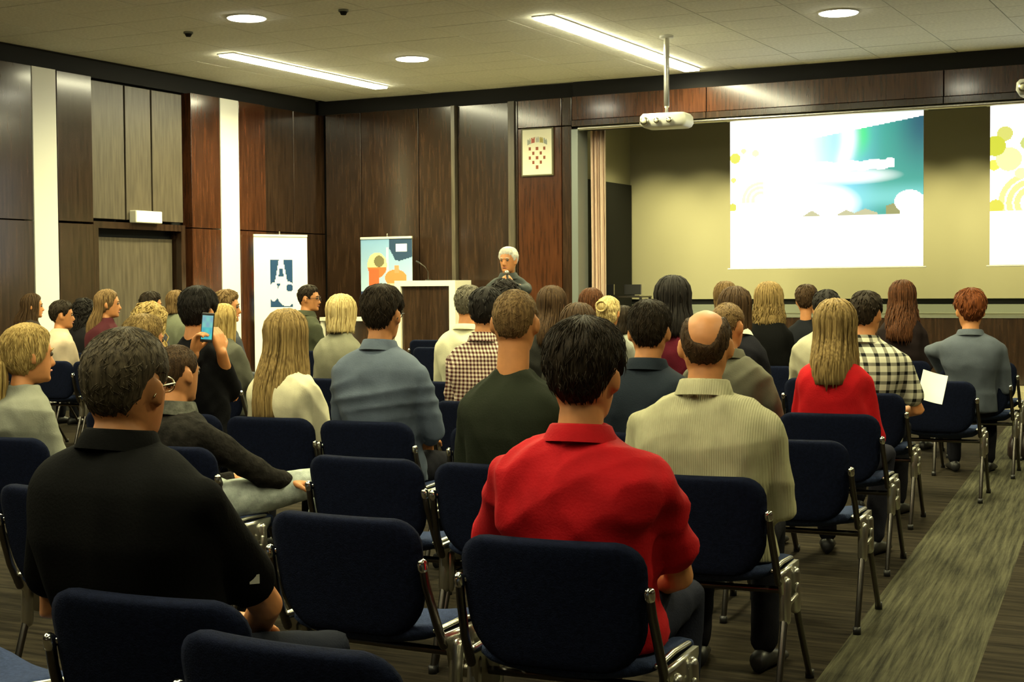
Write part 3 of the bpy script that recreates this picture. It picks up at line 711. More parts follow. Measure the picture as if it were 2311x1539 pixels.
    # ---- hair
    if s['hair'] != 'none':
        hb = make_hair(s, rnd, near or s.get('hq', False)); v = np.vstack(hb.v); v2 = H(v)
        o = MB().add(v2, hb.f).obj('hair', hair_mat(s['hc']), root, True)
    # ---- face
    for sd in (-1, 1):
        MB().ball(H((sd*.031, .083, .006)), .0125*hs, 10, 8).obj('eye', M_eye, root, True)
        MB().tube([H((sd*.050, .082, .022)), H((sd*.032, .0955, .028)), H((sd*.015, .0965, .024))], [.002, .0035, .003], 6).obj('eyebrow', hair_mat(s['hc']), root, True)
    MB().tube([H((-.024, .085, -.068)), H((-.010, .095, -.0655)), H((0, .096, -.0665)), H((.010, .095, -.0655)), H((.024, .085, -.068))], [.0025, .005, .0052, .005, .0025], 8).obj('mouth', M_skinr, root, True)
    if s.get('glasses'):
        gm = MB(); 
        for sd in (-1, 1):
            c = H((sd*.033, .103, .002)); th = np.linspace(0, 2*PI, 18)
            gm.tube([c+RH @ np.array([.022*math.cos(t), 0, .017*math.sin(t)])*hs for t in th], .0022, 6, ends=False)
            gm.tube([H((sd*.055, .101, .006)), H((sd*.081, .06, .008)), H((sd*.085, -.005, .006)), H((sd*.083, -.028, -.014))], .0026, 6)
        gm.tube([H((-.011, .104, .004)), H((.011, .104, .004))], .002, 6); gm.obj('glasses', s['glasses'], root, True)
    # ---- legs and shoes
    tm = cloth('denim' if s.get('jeans') else 'plain', s.get('trouser', (.012, .012, .016))); mb = MB(); shoe_at = []
    for sd in (-1, 1):
        if stand:
            hipp = np.array([sd*.09, -.01, .90]); kn = np.array([sd*.10, .02, .50]); an = np.array([sd*.11, -.02, .09]); fd = np.array([sd*.25, 1, 0])
        else:
            hipp = np.array([sd*.085, -.02, .515]); kn = np.array([sd*s.get('knee', .13), .40, .525]); an = np.array([sd*.12, .34+s.get('footy', 0), .10]); fd = np.array([sd*.2, 1, 0])
            if s.get('legs') and sd in s['legs']: kn, an = [np.array(q, float) for q in s['legs'][sd]]
        limb_rings(mb, [hipp, (hipp+kn)/2, kn, (kn+an)/2, an], [.092*f if not stand else .085, .080*f, .064, .060, .052]); shoe_at.append((an, fd/np.linalg.norm(fd)))
    mb.ball((0, -.02, .93 if stand else .525), (.175*f, .125*f, .11 if stand else .085), 20, 12)
    organic(mb, s.get('bottom', 'trousers'), tm, root, .017, 4, .003)
    for an, fd in shoe_at:
        if s.get('noshoe'): continue
        sd_ = np.array([fd[1], -fd[0], 0]); R = []
        base = np.array([an[0], an[1], max(0.0, an[2]-.095)])
        for t, wd, ht in ((-.07, .020, .05), (-.055, .034, .075), (.0, .038, .085), (.05, .042, .07), (.11, .045, .05), (.16, .038, .04), (.19, .020, .028)):
            th = np.linspace(0, 2*PI, 14, endpoint=False); c = base+fd*t
            R.append(c+np.outer(np.cos(th)*wd, sd_)+np.outer((np.sin(th)*.5+.5)*ht, [0, 0, 1.0]))
        MB().loft(R).obj('shoe', M_blk, root, True)
    PEOPLE[s['id']] = (root, O, T, s)
    if not stand and s.get('chair', True):
        cx = s.get('cx', O[0]); chair(cx, O[1]-s.get('dy', 0), 'blue upholstered chair under the '+s['who'])
    return root
def deg(a): return math.radians(a)
BLK = (.006, .006, .006); NAVY = (.016, .020, .035)
gold = mat('thin_metal_frame', (.5, .45, .3), .25, metal=1.0)
def A(**k): return k
AUD = [
 A(id='P1', tag=True, neck=-.032, px=283, py=735, row=0, dx=.07, cx=-2.08, bvox=.0062, hair='crop', hc='greybrown', sw=.235, fat=1.16, shirt=('plain', (.005, .005, .005)), sleeve='short', collar=(.030,), glasses=gold, hyaw=deg(14), byaw=deg(-4), who='man in the black polo shirt', elbow=.10, trouser=(.012, .014, .022), hs=1.04,
   label='man with short greying hair and glasses in a black polo shirt, nearest on the left'),
 A(id='P29', cx=-1.62, px=1318, py=718, row=1, hair='thickshort', hc='dark', thick=.017, sw=.225, fat=1.10, shirt=('plain', (.42, .006, .010)), sleeve='short', collar=(.032, .008), hs=1.05, hyaw=deg(4), byaw=deg(5), who='man in the red polo shirt', elbow=.075, trouser=(.02, .022, .035), fold=.011,
   label='dark-haired man in a bright red polo shirt, nearest in the middle'),
 A(id='P4', px=62, py=730, row=2, fem=True, hair='ponytail', hc='blond', len=.36, thick=.013, shirt=('plain', (.23, .235, .185)), sleeve='long', hyaw=deg(-16), byaw=deg(-8), sw=.175, who='woman with the blond ponytail', hs=1.1,
   label='woman with a blond ponytail and loose grey top at the left edge'),
 A(id='P2', px=398, py=778, row=2, dx=.06, hair='buzz', hc='brown', shirt=('fleece', (.016, .014, .012)), collar=(.045, .018, ('fleece', (.075, .075, .06))), hyaw=deg(6), byaw=deg(-10), sw=.19, who='man in the black jacket with light jeans', trouser=(.36, .40, .36), jeans=True, legs={1: ((.30, .47, .585), (.10, .56, .28)), -1: ((-.12, .40, .525), (-.12, .36, .10))},
   label='man with cropped hair, black jacket with patterned collar and pale jeans'),
 A(id='P23', px=1162, py=653, row=2, hair='buzz', hc='lightbrown', sw=.182, shirt=('plain', (.022, .026, .017)), hs=1.0, hyaw=deg(8), byaw=deg(8), neck=.045, who='man with the cropped head and dark green tee',
   label='man with a cropped head and long bare neck in a dark green tee'),
 A(id='P32', px=1593, py=697, row=2, hair='bald', hc='brown', sw=.225, fat=1.25, shirt=('rib', (.40, .38, .235)), collar=(.045, .012), hs=1.04, hyaw=deg(8), byaw=deg(8), who='balding man in the ribbed olive sweater', elbow=.045, arm=1.12, fold=.009,
   label='balding broad man in a ribbed pale olive sweater'),
 A(id='P5', px=325, py=713, row=3, hair='short', hc='dirtyblond', thick=.02, shirt=('plain', (.05, .05, .045)), hyaw=deg(-25), who='fair-haired man hidden behind the black polo man',
   label='fair-haired man half hidden behind the head of the man in black'),
 A(id='P3', px=447, py=645, row=3, hair='thickshort', hc='black', thick=.012, shirt=('plain', (.006, .006, .007)), sleeve='short', hyaw=deg(8), sw=.18, who='person filming with a phone', bvox=.0065, label='dark-haired person in black raising a phone with both hands'),
 A(id='P16', px=648, py=697, row=3, fem=True, hair='long', hc='dirtyblond', len=.40, thick=.012, flare=.03, backy=.195, shirt=('plain', (.62, .58, .40)), hyaw=deg(-14), sw=.18, who='woman with long fair hair in the cream sweater', top='sweater', hs=1.12,
   label='woman with long straight fair hair in a cream sweater'),
 A(id='P19', px=862, py=640, row=3, hair='thickshort', hc='dark', thick=.010, sw=.225, fat=1.08, shirt=('plain', (.10, .125, .17)), collar=(.040, .008), hs=1.06, hyaw=deg(6), who='man in the slate blue shirt', glasses=M_blk, fold=.010,
   label='tall dark-haired man in a slate blue long-sleeved shirt'),
 A(id='P30', px=1465, py=675, row=3, hair='thickshort', hc='dark', thick=.010, shirt=('jacket', (.020, .026, .036)), collar=(.04, .01), hyaw=deg(12), sw=.21, hs=1.02, who='man in the dark navy jacket', label='dark-haired man in a dark navy jacket behind the red polo man'),
 A(id='P6', px=337, py=685, row=4, fem=True, hair='curly', hc='blond', len=.27, flare=.03, thick=.016, shirt=('plain', (.10, .10, .08)), who='woman with curly blond hair', label='woman with long curly blond hair on the left'),
 A(id='P21', px=1098, py=648, row=4, hair='thickshort', hc='black', thick=.014, shirt=('gingham', (.5, .1, .1)), collar=(.04, .008), hyaw=deg(6), sw=.20, who='man in the red gingham shirt', label='black-haired man in a small red and white checked shirt'),
 A(id='P26', px=1305, py=685, row=4, fem=True, hair='wavy', hc='brown', len=.20, thick=.016, shirt=('plain', (.05, .05, .04)), who='woman with brown hair just behind the red polo man', label='woman with wavy brown hair just behind the red polo man'),
 A(id='P33', px=1642, py=683, row=4, hair='buzz', hc='lightbrown', shirt=('jacket', (.105, .10, .07)), collar=(.035, .014), hyaw=deg(-12), sw=.20, who='man in the grey-green jacket', elbow=.10, label='short-haired man in a grey-green jacket beside the balding man'),
 A(id='P39', px=1885, py=675, row=4, fem=True, hair='long', hc='dirtyblond', len=.27, thick=.014, flare=.02, backy=.195, amin=.95, shirt=('plain', (.50, .008, .012)), sw=.165, who='woman with blond hair in the red top', hs=1.12, trouser=(.02, .02, .03), fold=.005, knee=.16,
   label='woman with straight shoulder-length blond hair in a red top'),
 A(id='P13', px=505, py=685, row=5, fem=True, hair='long', hc='blond', len=.36, thick=.012, shirt=('plain', (.075, .075, .055)), sleeve='short', hyaw=deg(-18), who='woman with straight blond hair beside the phone', label='woman with long straight blond hair right of the raised phone'),
 A(id='P18', px=770, py=665, row=5, fem=True, hair='bob', hc='paleblond', len=.135, thick=.017, amin=1.0, shirt=('plain', (.20, .195, .135)), who='woman with the short blond bob', label='woman with a short pale blond bob in a grey sweater', hs=1.05),
 A(id='P20', px=1058, py=645, row=5, hair='short', hc='grey', thick=.014, shirt=('plain', (.60, .58, .40)), collar=(.02, .01), sw=.205, who='man in the cream sweater', label='man with pale hair in a cream sweater left of the gingham shirt'),
 A(id='P24', px=1245, py=645, row=5, fem=True, hair='long', hc='brown', len=.27, thick=.014, shirt=('plain', (.025, .025, .022)), who='woman with long dark brown hair', label='woman with long dark brown hair right of the cropped head'),
 A(id='P31', px=1518, py=628, row=5, dy=.1, fem=True, hair='long', hc='black', len=.235, thick=.030, flare=.04, amin=.95, shirt=('plain', (.10, .008, .018)), who='woman with full black hair', cx=-3.48, hs=1.06, label='woman with full black hair in a burgundy top before the stage'),
 A(id='P34', px=1660, py=650, row=5, fem=True, hair='long', hc='brown', len=.25, thick=.022, flare=.01, shirt=('jacket', (.014, .014, .018)), collar=(.02, .03, ('plain', (.62, .60, .52))), who='woman with the white collar', hyaw=deg(-10), cx=-2.90, label='woman with brown hair and a white collar over a dark jacket'),
 A(id='P40', px=1955, py=657, row=5, hair='short', hc='dark', thick=.012, shirt=('plaid', (.5, .5, .4)), sleeve='short', collar=(.03, .008), sw=.225, fat=1.05, hyaw=deg(-8), who='man in the black and cream plaid shirt', elbow=.09, label='dark-haired man in a black and cream plaid shirt', hs=1.04),
 A(id='P10', px=140, py=680, row=6, fem=True, hair='short', hc='dark', thick=.022, shirt=('plain', (.52, .42, .30)), hyaw=deg(-30), byaw=deg(-14), who='woman with short dark hair in the pale blouse', label='woman with short dark hair in a pale pinkish blouse by the white strip'),
 A(id='P8', px=243, py=652, row=6, fem=True, hair='long', hc='lightbrown', len=.30, thick=.010, amin=1.9, shirt=('plain', (.055, .010, .014)), hyaw=deg(-38), byaw=deg(-12), who='woman in the maroon top', hs=1.05, label='fair-haired woman in a maroon top, face turned right in profile'),
 A(id='P14', px=511, py=653, row=6, hair='thickshort', hc='lightbrown', thick=.012, shirt=('jacket', (.055, .060, .070)), collar=(.03, .012), hyaw=deg(-38), byaw=deg(-20), who='man in the grey-blue jacket by the second white strip', hs=1.05, label='brown-haired man in profile in a grey-blue jacket by the second white strip'),
 A(id='P22', px=1140, py=636, row=6, fem=True, hair='curly', hc='black', len=.14, thick=.030, flare=.02, shirt=('plain', (.02, .018, .02)), who='woman with black curls', label='woman with a mass of black curls in front of the speaker'),
 A(id='P27', px=1373, py=667, row=6, fem=True, hair='bun', hc='paleblond', thick=.008, shirt=('plain', (.20, .20, .17)), who='woman with the pale blond bun', label='woman with pale blond hair pinned up in a bun'),
 A(id='P38', px=1865, py=655, row=6, hair='short', hc='black', thick=.014, shirt=('plain', (.40, .38, .27)), who='black-haired man in the beige shirt', label='black-haired man in a beige shirt left of the blond woman in red'),
 A(id='P7', px=341, py=657, row=7, hair='thickshort', hc='dark', thick=.010, shirt=('plain', (.05, .05, .06)), hyaw=deg(-30), byaw=deg(-12), who='dark-haired man before the door', label='dark-haired man in front of the door, face turned right'),
 A(id='P9', px=190, py=675, row=7, fem=True, hair='curly', hc='black', len=.20, thick=.018, shirt=('plain', (.012, .011, .012)), who='dark-haired woman between maroon top and pale blouse', label='woman with dark wavy hair between the pale blouse and the maroon top'),
 A(id='P11', px=73, py=662, row=7, fem=True, hair='long', hc='brown', len=.22, thick=.012, shirt=('plain', (.04, .03, .025)), hyaw=deg(-32), byaw=deg(-12), who='brown-haired woman left of the white strip', label='brown-haired woman in profile left of the first white strip', hs=1.05),
 A(id='P12', px=398, py=655, row=8, fem=True, hair='bob', hc='lightbrown', len=.13, thick=.014, shirt=('plain', (.14, .15, .10)), hyaw=deg(-15), who='person hidden left of the phone holder', label='light-haired person half hidden left of the phone holder'),
 A(id='P25', px=1335, py=653, row=7, fem=True, hair='bob', hc='auburn', len=.15, thick=.024, shirt=('plain', (.03, .028, .025)), who='woman with auburn hair by the curtain', label='woman with fluffy auburn hair in front of the curtain'),
 A(id='P28', px=1407, py=690, row=7, fem=True, hair='bob', hc='dark', len=.14, thick=.014, shirt=('plain', (.26, .27, .22)), who='woman with dark hair right of the blond bun', hs=.9, label='dark-haired woman right of the pale blond bun'),
 A(id='P36', px=1735, py=640, row=7, fem=True, hair='wavy', hc='dirtyblond', len=.20, thick=.028, flare=.03, amin=.95, shirt=('plain', BLK), who='woman with full fair hair in black', hs=1.05, label='woman with full shoulder-length fair hair in black below the slide'),
 A(id='P42', px=2190, py=652, row=7, dy=-.2, hair='thickshort', hc='red', thick=.018, shirt=('jacket', (.085, .100, .125)), collar=(.03, .014), sw=.215, hyaw=deg(12), byaw=deg(10), hs=1.12, who='red-haired man in the blue jacket', label='red-haired person in a blue-grey jacket at the aisle'),
 A(id='P35', px=1637, py=637, row=8, fem=True, hair='bob', hc='lightbrown', len=.14, thick=.022, shirt=('plain', (.05, .05, .05)), who='woman with light brown hair in the front row', label='woman with light brown hair in the front row left of the fair-haired one'),
 A(id='P37', px=1820, py=645, row=8, fem=True, hair='short', hc='brown', thick=.022, shirt=('plain', (.012, .013, .016)), who='woman with short brown hair and bare neck', neck=.04, label='woman with short brown hair and bare neck in black', hs=1.02),
 A(id='P41', px=2037, py=635, row=8, fem=True, hair='wavy', hc='auburn', len=.36, thick=.024, flare=.045, backy=.225, shirt=('plain', (.02, .014, .014)), who='woman with long auburn hair', hs=1.08, label='woman with very long auburn hair behind the plaid shirt'),
 A(id='P17', px=697, py=643, row=8, hair='short', hc='dark', thick=.010, shirt=('jacket', (.055, .060, .035)), collar=(.035, .012), hyaw=deg(-48), byaw=deg(-22), glasses=M_blk, who='man in the olive jacket in front of the white banner', hs=1.05, label='man with glasses in profile, olive jacket, in front of the white banner'),
]
# the phone holder's arms reach up in front of the face
yp = 6.32
for s in AUD:
    if s['id'] == 'P3':
        s['armR'] = (on_y(522, 898, 6.12), on_y(500, 795, 5.88), (-.20, -.1, 1), (-1, .1, .1), .75)
        s['armL'] = (on_y(405, 850, 5.80), on_y(438, 800, 5.78), (.35, -.1, 1), (1, .1, .1), .75)
    if s['id'] == 'P1': s['armR'] = (on_y(600, 1365, 2.74), on_y(545, 1480, 2.92), (-.7, .7, -.1), (0, 0, -1), .6)
    if s['id'] == 'P29':
        s['armR'] = (on_y(1532, 1300, 3.60), on_y(1430, 1335, 3.83), (-1, .25, .05), (0, -1, 0), .5)
        s['armL'] = (on_y(1105, 1300, 3.72), on_y(1230, 1345, 3.92), (1, .1, .05), (0, -1, 0), .5)
    if s['id'] == 'P2': s['armR'] = (on_y(598, 1075, 4.92), on_y(650, 1088, 5.04), (.6, .6, -.1), (0, 0, -1), .5)
    if s['id'] == 'P42': s['armL'] = (on_y(2100, 790, 10.95), on_y(2135, 850, 11.12), (.5, .6, -.2), (0, 0, -1), .5)
for s in AUD: person(s)
# phone
pc = on_y(468, 739, 5.78)
ph = thing('mobile_phone', 'black mobile phone with a lit turquoise screen held up by the person in black', 'phone', tuple(pc), deg(27), None)
ph.rotation_euler = (deg(-6), deg(4), deg(27))
soften(MB().box((-.031, -.004, -.072), (.031, .004, .072)).obj('case', M_blk, ph), .004, 2)
print_panel('screen', ph, .053, .118, 12, 22, lambda u, v: (.05+.10*(v > .5), .30+.25*math.sin(u*9)*math.sin(v*13)*.4+.1, .42), painted('phone_picture', 1.0)).location = (0, -.0046, -.059)

# empty chairs the photograph shows
def ec(px, py, z, row, label, **k):
    p = on_y(px, py, ROWS[row]) if row is not None else on_z(px, py, z); chair(p[0], (ROWS[row] if row is not None else p[1])+.26, label, **k)
chair(-1.56, 2.10+.26, 'empty blue chair nearest the camera, bottom edge of the picture', rz=deg(-2))
chair(-2.86, 2.35+.26, 'empty blue chair at the bottom left corner, only its seat in view', rz=deg(-14))
chair(-2.29, 3.36+.26, 'empty blue chair between the black polo man and the red polo man', rz=deg(-1))
chair(-3.44, 3.45+.26, 'empty blue chair at the left edge in front of the ponytail woman', rz=deg(-1))
chair(-3.00, 4.55+.26, 'empty blue chair behind the one between the two polo shirts', rz=deg(0))
chair(-1.79, 5.77+.26, 'empty blue aisle chair between the balding man and the woman in red')
chair(-3.10, 5.77+.26, 'empty blue chair right of the man in the slate blue shirt')
chair(-5.95, 6.6+.26, 'empty blue chair beyond the ponytail woman', rz=deg(2))
chair(-1.99, 9.6+.26, 'empty blue aisle chair in front of the blue jacket')
chair(-2.12, 12.05+.26, 'empty blue aisle chair beyond the blue jacket')
chair(-7.75, 13.1+.26, 'empty blue chair standing before the lectern')
chair(-8.9, 14.9+.26, 'empty dark blue chair beside the lectern', rz=deg(8))
chair(-1.55, 13.4+.26, 'empty blue chair at the right edge, row before the riser'); chair(-1.62, 14.6+.26, 'empty blue chair at the right edge, close to the riser')

# ------------------------------------------------------------------ the speaker
sp_d = 14.8
fwd = -ray(1147, 600); fwd[2] = 0; fwd /= np.linalg.norm(fwd)
byaw = math.atan2(-fwd[0], fwd[1])
hd = at_d(1145, 628, sp_d-.30)
person(A(id='P0', px=1147, py=558, row=5, stand=True, d=sp_d, byaw=byaw, hair='short', hc='white', thick=.014, shirt=('jacket', (.055, .062, .060)), collar=(.03, .012), hyaw=deg(-26), sw=.205, who='speaker', hs=1.02, bvox=.0075, hq=True,
   armL=(at_d(1186, 655, sp_d-.12), at_d(1157, 643, sp_d-.28), tuple(CR*-.55+CU*.75), tuple(-CR*.6-CF*.0+CF*.6), 1.1),
   label='white-haired man in a dark grey suit standing and speaking into a microphone', trouser=(.03, .033, .033)))
mc = thing('microphone', 'hand microphone held to the mouth of the white-haired speaker', 'microphone', tuple(at_d(1146, 632, sp_d-.30)))
b0 = np.zeros(3); b1 = np.array(CU)*.085-np.array(CR)*.012+(-CF)*-.03
MB().tube([b0-b1*1.0, b0+b1*.5], [.011, .013], 10).obj('handle', M_blk, mc, True); MB().ball(b0+b1*.85, .024, 14, 10).obj('grille', mat('mic_mesh', (.35, .34, .30), .4, metal=.7), mc, True)

# ------------------------------------------------------------------ things along the walls
# crest
a0 = on_y(1184, 295, YF); a1 = on_y(1250, 393, YF)
cw, chh = a1[0]-a0[0], a0[2]-a1[2]
cr = thing('crest_panel', 'cream framed panel with a checkered shield and crown beside the stage', 'crest', ((a0[0]+a1[0])/2, YF-.035, a1[2]))
soften(MB().box((-cw/2-.02, -.03, -.02), (cw/2+.02, 0, chh+.02)).obj('frame', mat('olive_frame', (.10, .09, .04), .4), cr), .004, 1)
def crest(u, v):
    x, y = u*66, (1-v)*98
    col = (.80, .78, .62)
    if 12 < x < 54 and 36 < y < 88:
        i, j = int((x-12)/8.4), int((y-37)/10.0)
        lim = (0, 0, 0, 1, 2)[min(4, j)] if j < 5 else 9
        if (i+j) % 2 == 0 and 0 <= i < 5 and lim <= i < 5-lim:
            fu, fv = (x-12)/8.4-i, (y-37)/10.0-j
            if .18 < fu < .82 and .12 < fv < .85: col = (.26, .055, .02)
    cy = 16+((x-33)/22)**2*6
    if 10 < x < 56 and cy < y < cy+12:
        k = int((x-10)/9.2); col = [(.32, .34, .30), (.38, .09, .06), (.42, .42, .38), (.36, .30, .08), (.30, .33, .30)][min(4, k)]
        if (y-cy) < 3 and (x*1.3) % 6 < 2.5: col = (.80, .78, .62)
        if ((x-10)/9.2-k) < .14: col = (.80, .78, .62)
    return col
p = print_panel('print', cr, cw, chh, 66, 98, crest, painted('crest_print')); p.location = (0, -.0305, 0)

# screens with the projected slide
def lin(r, g, b2): return tuple((c/255)**2.2 for c in (r, g, b2))
def slide(u, v):
    W = (1.25, 1.25, 1.22)
    X2, Y2 = u*435, (1-v)*350
    if Y2 > 232: return W
    col = np.array(W)
    yl = 30-(X2-150)*.065 if X2 > 140 else -50           # lower edge of the white swoosh
    ytop = 62-(X2-120)*.16
    a = sstep(120, 290, X2)                               # white fades into the night sky
    base = np.array(lin(40, 105, 120)) if X2 > 330 else np.array(lin(70, 190, 205))
    t = sstep(250, 360, X2); sky = np.array(lin(125, 215, 245))*(1-t)+np.array(lin(62, 165, 150))*t
    q = sstep(340, 435, X2)*sstep(190, 20, Y2); sky = sky*(1-q)+np.array(lin(38, 92, 112))*q
    bl = math.exp(-((X2-190)/32)**2)*sstep(110, 55, Y2); sky = sky*(1-.7*bl)+np.array(lin(70, 140, 215))*.7*bl
    g = math.exp(-((X2-215)/14)**2)*sstep(130, 60, Y2); sky = sky*(1-.6*g)+np.array(lin(90, 230, 160))*.6*g
    beam_x = 262+10*math.sin(Y2*.03); bm = math.exp(-((X2-beam_x)/17)**2)*sstep(150, 90, Y2)
    gr = math.exp(-((X2-beam_x-32)/16)**2)*sstep(135, 40, Y2); sky = sky*(1-.8*gr)+np.array(lin(60, 235, 120))*.8*gr
    sky = sky*(1-bm)+np.array(W)*bm
    lowg = sstep(150, 190, Y2)*sstep(225, 195, Y2)*.5; sky = sky+(np.array(lin(150, 240, 240))-sky)*lowg
    col = col*(1-a)+sky*a
    if a > 0 and Y2 < ytop: col = np.array(W)
    if 150 < X2 < 372 and 106+2*math.sin(X2*.11)-6*math.exp(-((X2-362)/8)**2) < Y2 < 126+(372-X2)*.05+2*math.sin(X2*.15): col = np.array(W)
    e = ((X2-285)/110)**2+((Y2-142)/20)**2
    if e < 1: col = col*(1-.8*(1-e))+np.array(W)*.8*(1-e)
    e = ((X2-220)/75)**2+((Y2-205)/45)**2
    if e < 1.3: k = min(1, 1.3-e); col = col*(1-k)+np.array(W)*k
    # rocks and snow along the lower edge
    for cx, hw, hh, by in ((190, 22, 14, 236), (268, 20, 9, 232), (310, 26, 10, 231)):
        d2 = 1-abs(X2-cx)/hw
        if d2 > 0 and Y2 > by-4-hh*d2: col = np.array(lin(190, 188, 150))
    if X2 > 355 and Y2 > 212-(X2-355)*.3: col = np.array(lin(150, 150, 100)) if (X2 < 385) else np.array(W)
    if ((X2-405)/32)**2+((Y2-203)/26)**2 < 1: col = np.array(W)
    # yellow discs at the left
    for cx, cy, r, c in ((12, 88, 12, (215, 215, 70)), (6, 205, 9, (215, 215, 80)), (32, 72, 6, (235, 235, 170)), (60, 78, 8, (240, 240, 190)), (8, 140, 6, (240, 240, 120))):
        if (X2-cx)**2+(Y2-cy)**2 < r*r: col = np.array(lin(*c))
    for rr in (40, 30, 18):
        q = math.hypot(X2-72, Y2-190)
        if abs(q-rr) < 3.5 and X2 < 78 and Y2 < 195: col = np.array(lin(245, 245, 205))
    return tuple(col)
def slide2(u, v):
    X2, Y2 = u*435, (1-v)*350
    if Y2 < 232:
        for cx, cy, r, c in ((10, 88, 22, (205, 210, 60)), (30, 62, 16, (215, 215, 110)), (38, 118, 26, (240, 240, 170)), (8, 130, 12, (235, 235, 90)), (12, 222, 16, (225, 220, 80)), (75, 85, 14, (200, 210, 120)), (62, 150, 12, (245, 245, 180))):
            if (X2-cx)**2+(Y2-cy)**2 < r*r: return lin(*c)
        for rr in (62, 46, 30):
            if abs(math.hypot(X2-85, Y2-215)-rr) < 6: return lin(240, 235, 150)
    return slide(u, v) if X2 > 110 else (1.25, 1.25, 1.22)
YSC = YF+.06
sx0, sx1 = on_y(1648, 440, YSC)[0], on_y(2084, 440, YSC)[0]; sz0, sz1 = on_y(1650, 605, YSC)[2], on_y(1648, 275, YSC)[2]
swd, sht = sx1-sx0, sz1-sz0
def screen(x, label, fn):
    t = thing('projection_screen', label, 'screen', (x, YSC, sz0))
    MB().box((-swd/2, .002, 0), (swd/2, .012, sht)).obj('fabric', M_white, t)
    p = print_panel('slide', t, swd, sht, 217, 174, fn, painted('slide_light', 1.0)); p.location = (0, -.001, 0)
    MB().tube([(-swd/2-.03, .006, -.012), (swd/2+.03, .006, -.012)], .010, 8).obj('bottom_bar', M_white, t, True)
    soften(MB().box((-swd/2-.05, -.03, sht), (swd/2+.05, .05, sht+.05)).obj('housing', M_alu, t), .01, 2)
screen((sx0+sx1)/2, 'projected slide with northern lights over snow, whole in view', slide)
screen(on_y(2234, 440, YSC)[0]+swd/2, 'second projected slide, cut by the right edge of the picture', slide2)

# projectors
def projector(x, y, zb, zt, label, rz=0.0):
    t = thing('projector', label, 'projector', (x, y, zb), rz)
    R = []
    for z, kx, ky in ((0, .82, .86), (.015, .92, .96), (.05, 1, 1), (.12, .98, .98), (.15, .88, .88)):
        th = np.linspace(0, 2*PI, 40, endpoint=False); c, s2 = np.cos(th), np.sin(th)
        R.append(np.stack([.265*kx*np.sign(c)*np.abs(c)**.22, .18*ky*np.sign(s2)*np.abs(s2)**.22, np.full(40, z)], 1))
    MB().loft(R).obj('body', mat('projector_shell', (.55, .55, .50), .4), t, True)
    for kx, r in ((-.19, .045), (-.05, .03), (.09, .03)):
        l = MB().cyl((kx, -.215, .065), r, .03, 20, 1).obj('port', M_chrome if r < .04 else M_alu, t, True); MB().cyl((kx, -.218, .065), r*.6, .006, 16, 1).obj('glass', mat('lens', (.8, .8, .6), .1), l, True)
    MB().box((-.10, -.08, .13), (.10, .08, .16)).obj('bracket', M_alu, t)
    MB().tube([(0, 0, .15), (0, 0, .26)], .018, 12).obj('lower_pole', M_alu, t, True)
    MB().tube([(0, 0, .24), (0, 0, zt-zb-.01)], .030, 16).obj('pole', M_alu, t, True)
    MB().cyl((0, 0, zt-zb-.03), .075, .03, 24).obj('ceiling_plate', M_white, t, True)
pj = on_z(1504, 80, ZC)
projector(pj[0], pj[1], 3.10, ZC, 'ceiling projector on a pale pole left of the slide', deg(4))
p2 = on_y(2311, 218, pj[1]); projector(p2[0]+.20, pj[1], p2[2], ZC, 'ceiling projector cut by the right edge of the picture', deg(4))

# roll-up banners
def banner(loc, rz, label, wd, ht, fn, nx, ny, pname):
    t = thing('rollup_banner', label, 'banner', loc, rz)
    print_panel('print', t, wd, ht-.10, nx, ny, fn, painted(pname)).location = (0, -.002, .08)
    MB().box((-wd/2, 0, .08), (wd/2, .003, ht-.02)).obj('sheet_back', M_white, t)
    soften(MB().box((-wd/2-.01, -.10, 0), (wd/2+.01, .10, .08)).obj('base', M_alu, t), .02, 2)
    MB().box((-wd/2, -.012, ht-.03), (wd/2, .012, ht)).obj('top_rail', M_cream, t)
    MB().tube([(0, .03, .05), (0, .03, ht+.035)], .010, 8).obj('pole', M_alu, t)
def ban1(u, v):
    x, y = u, (1-v)*2.05
    if .30 < x < .72 and .33 < y < .98:
        a, b2 = (x-.30)/.42, (y-.33)/.65; blue = lin(12, 60, 100)
        inA = abs(a-.48) < .10+.42*b2*.9 and b2 < .50 and not (abs(a-.48) < .10*(b2/.3) and .18 < b2 < .36)
        inG = ((a-.72)/.42)**2+((b2-.72)/.27)**2 < 1 and not (((a-.86)/.16)**2+((b2-.60)/.08)**2 < 1)
        inL = ((a-.15)/.20)**2+((b2-.68)/.20)**2 < 1
        if inA or inG or inL: return (.80, .80, .76)
        return blue
    return (.80, .80, .76)
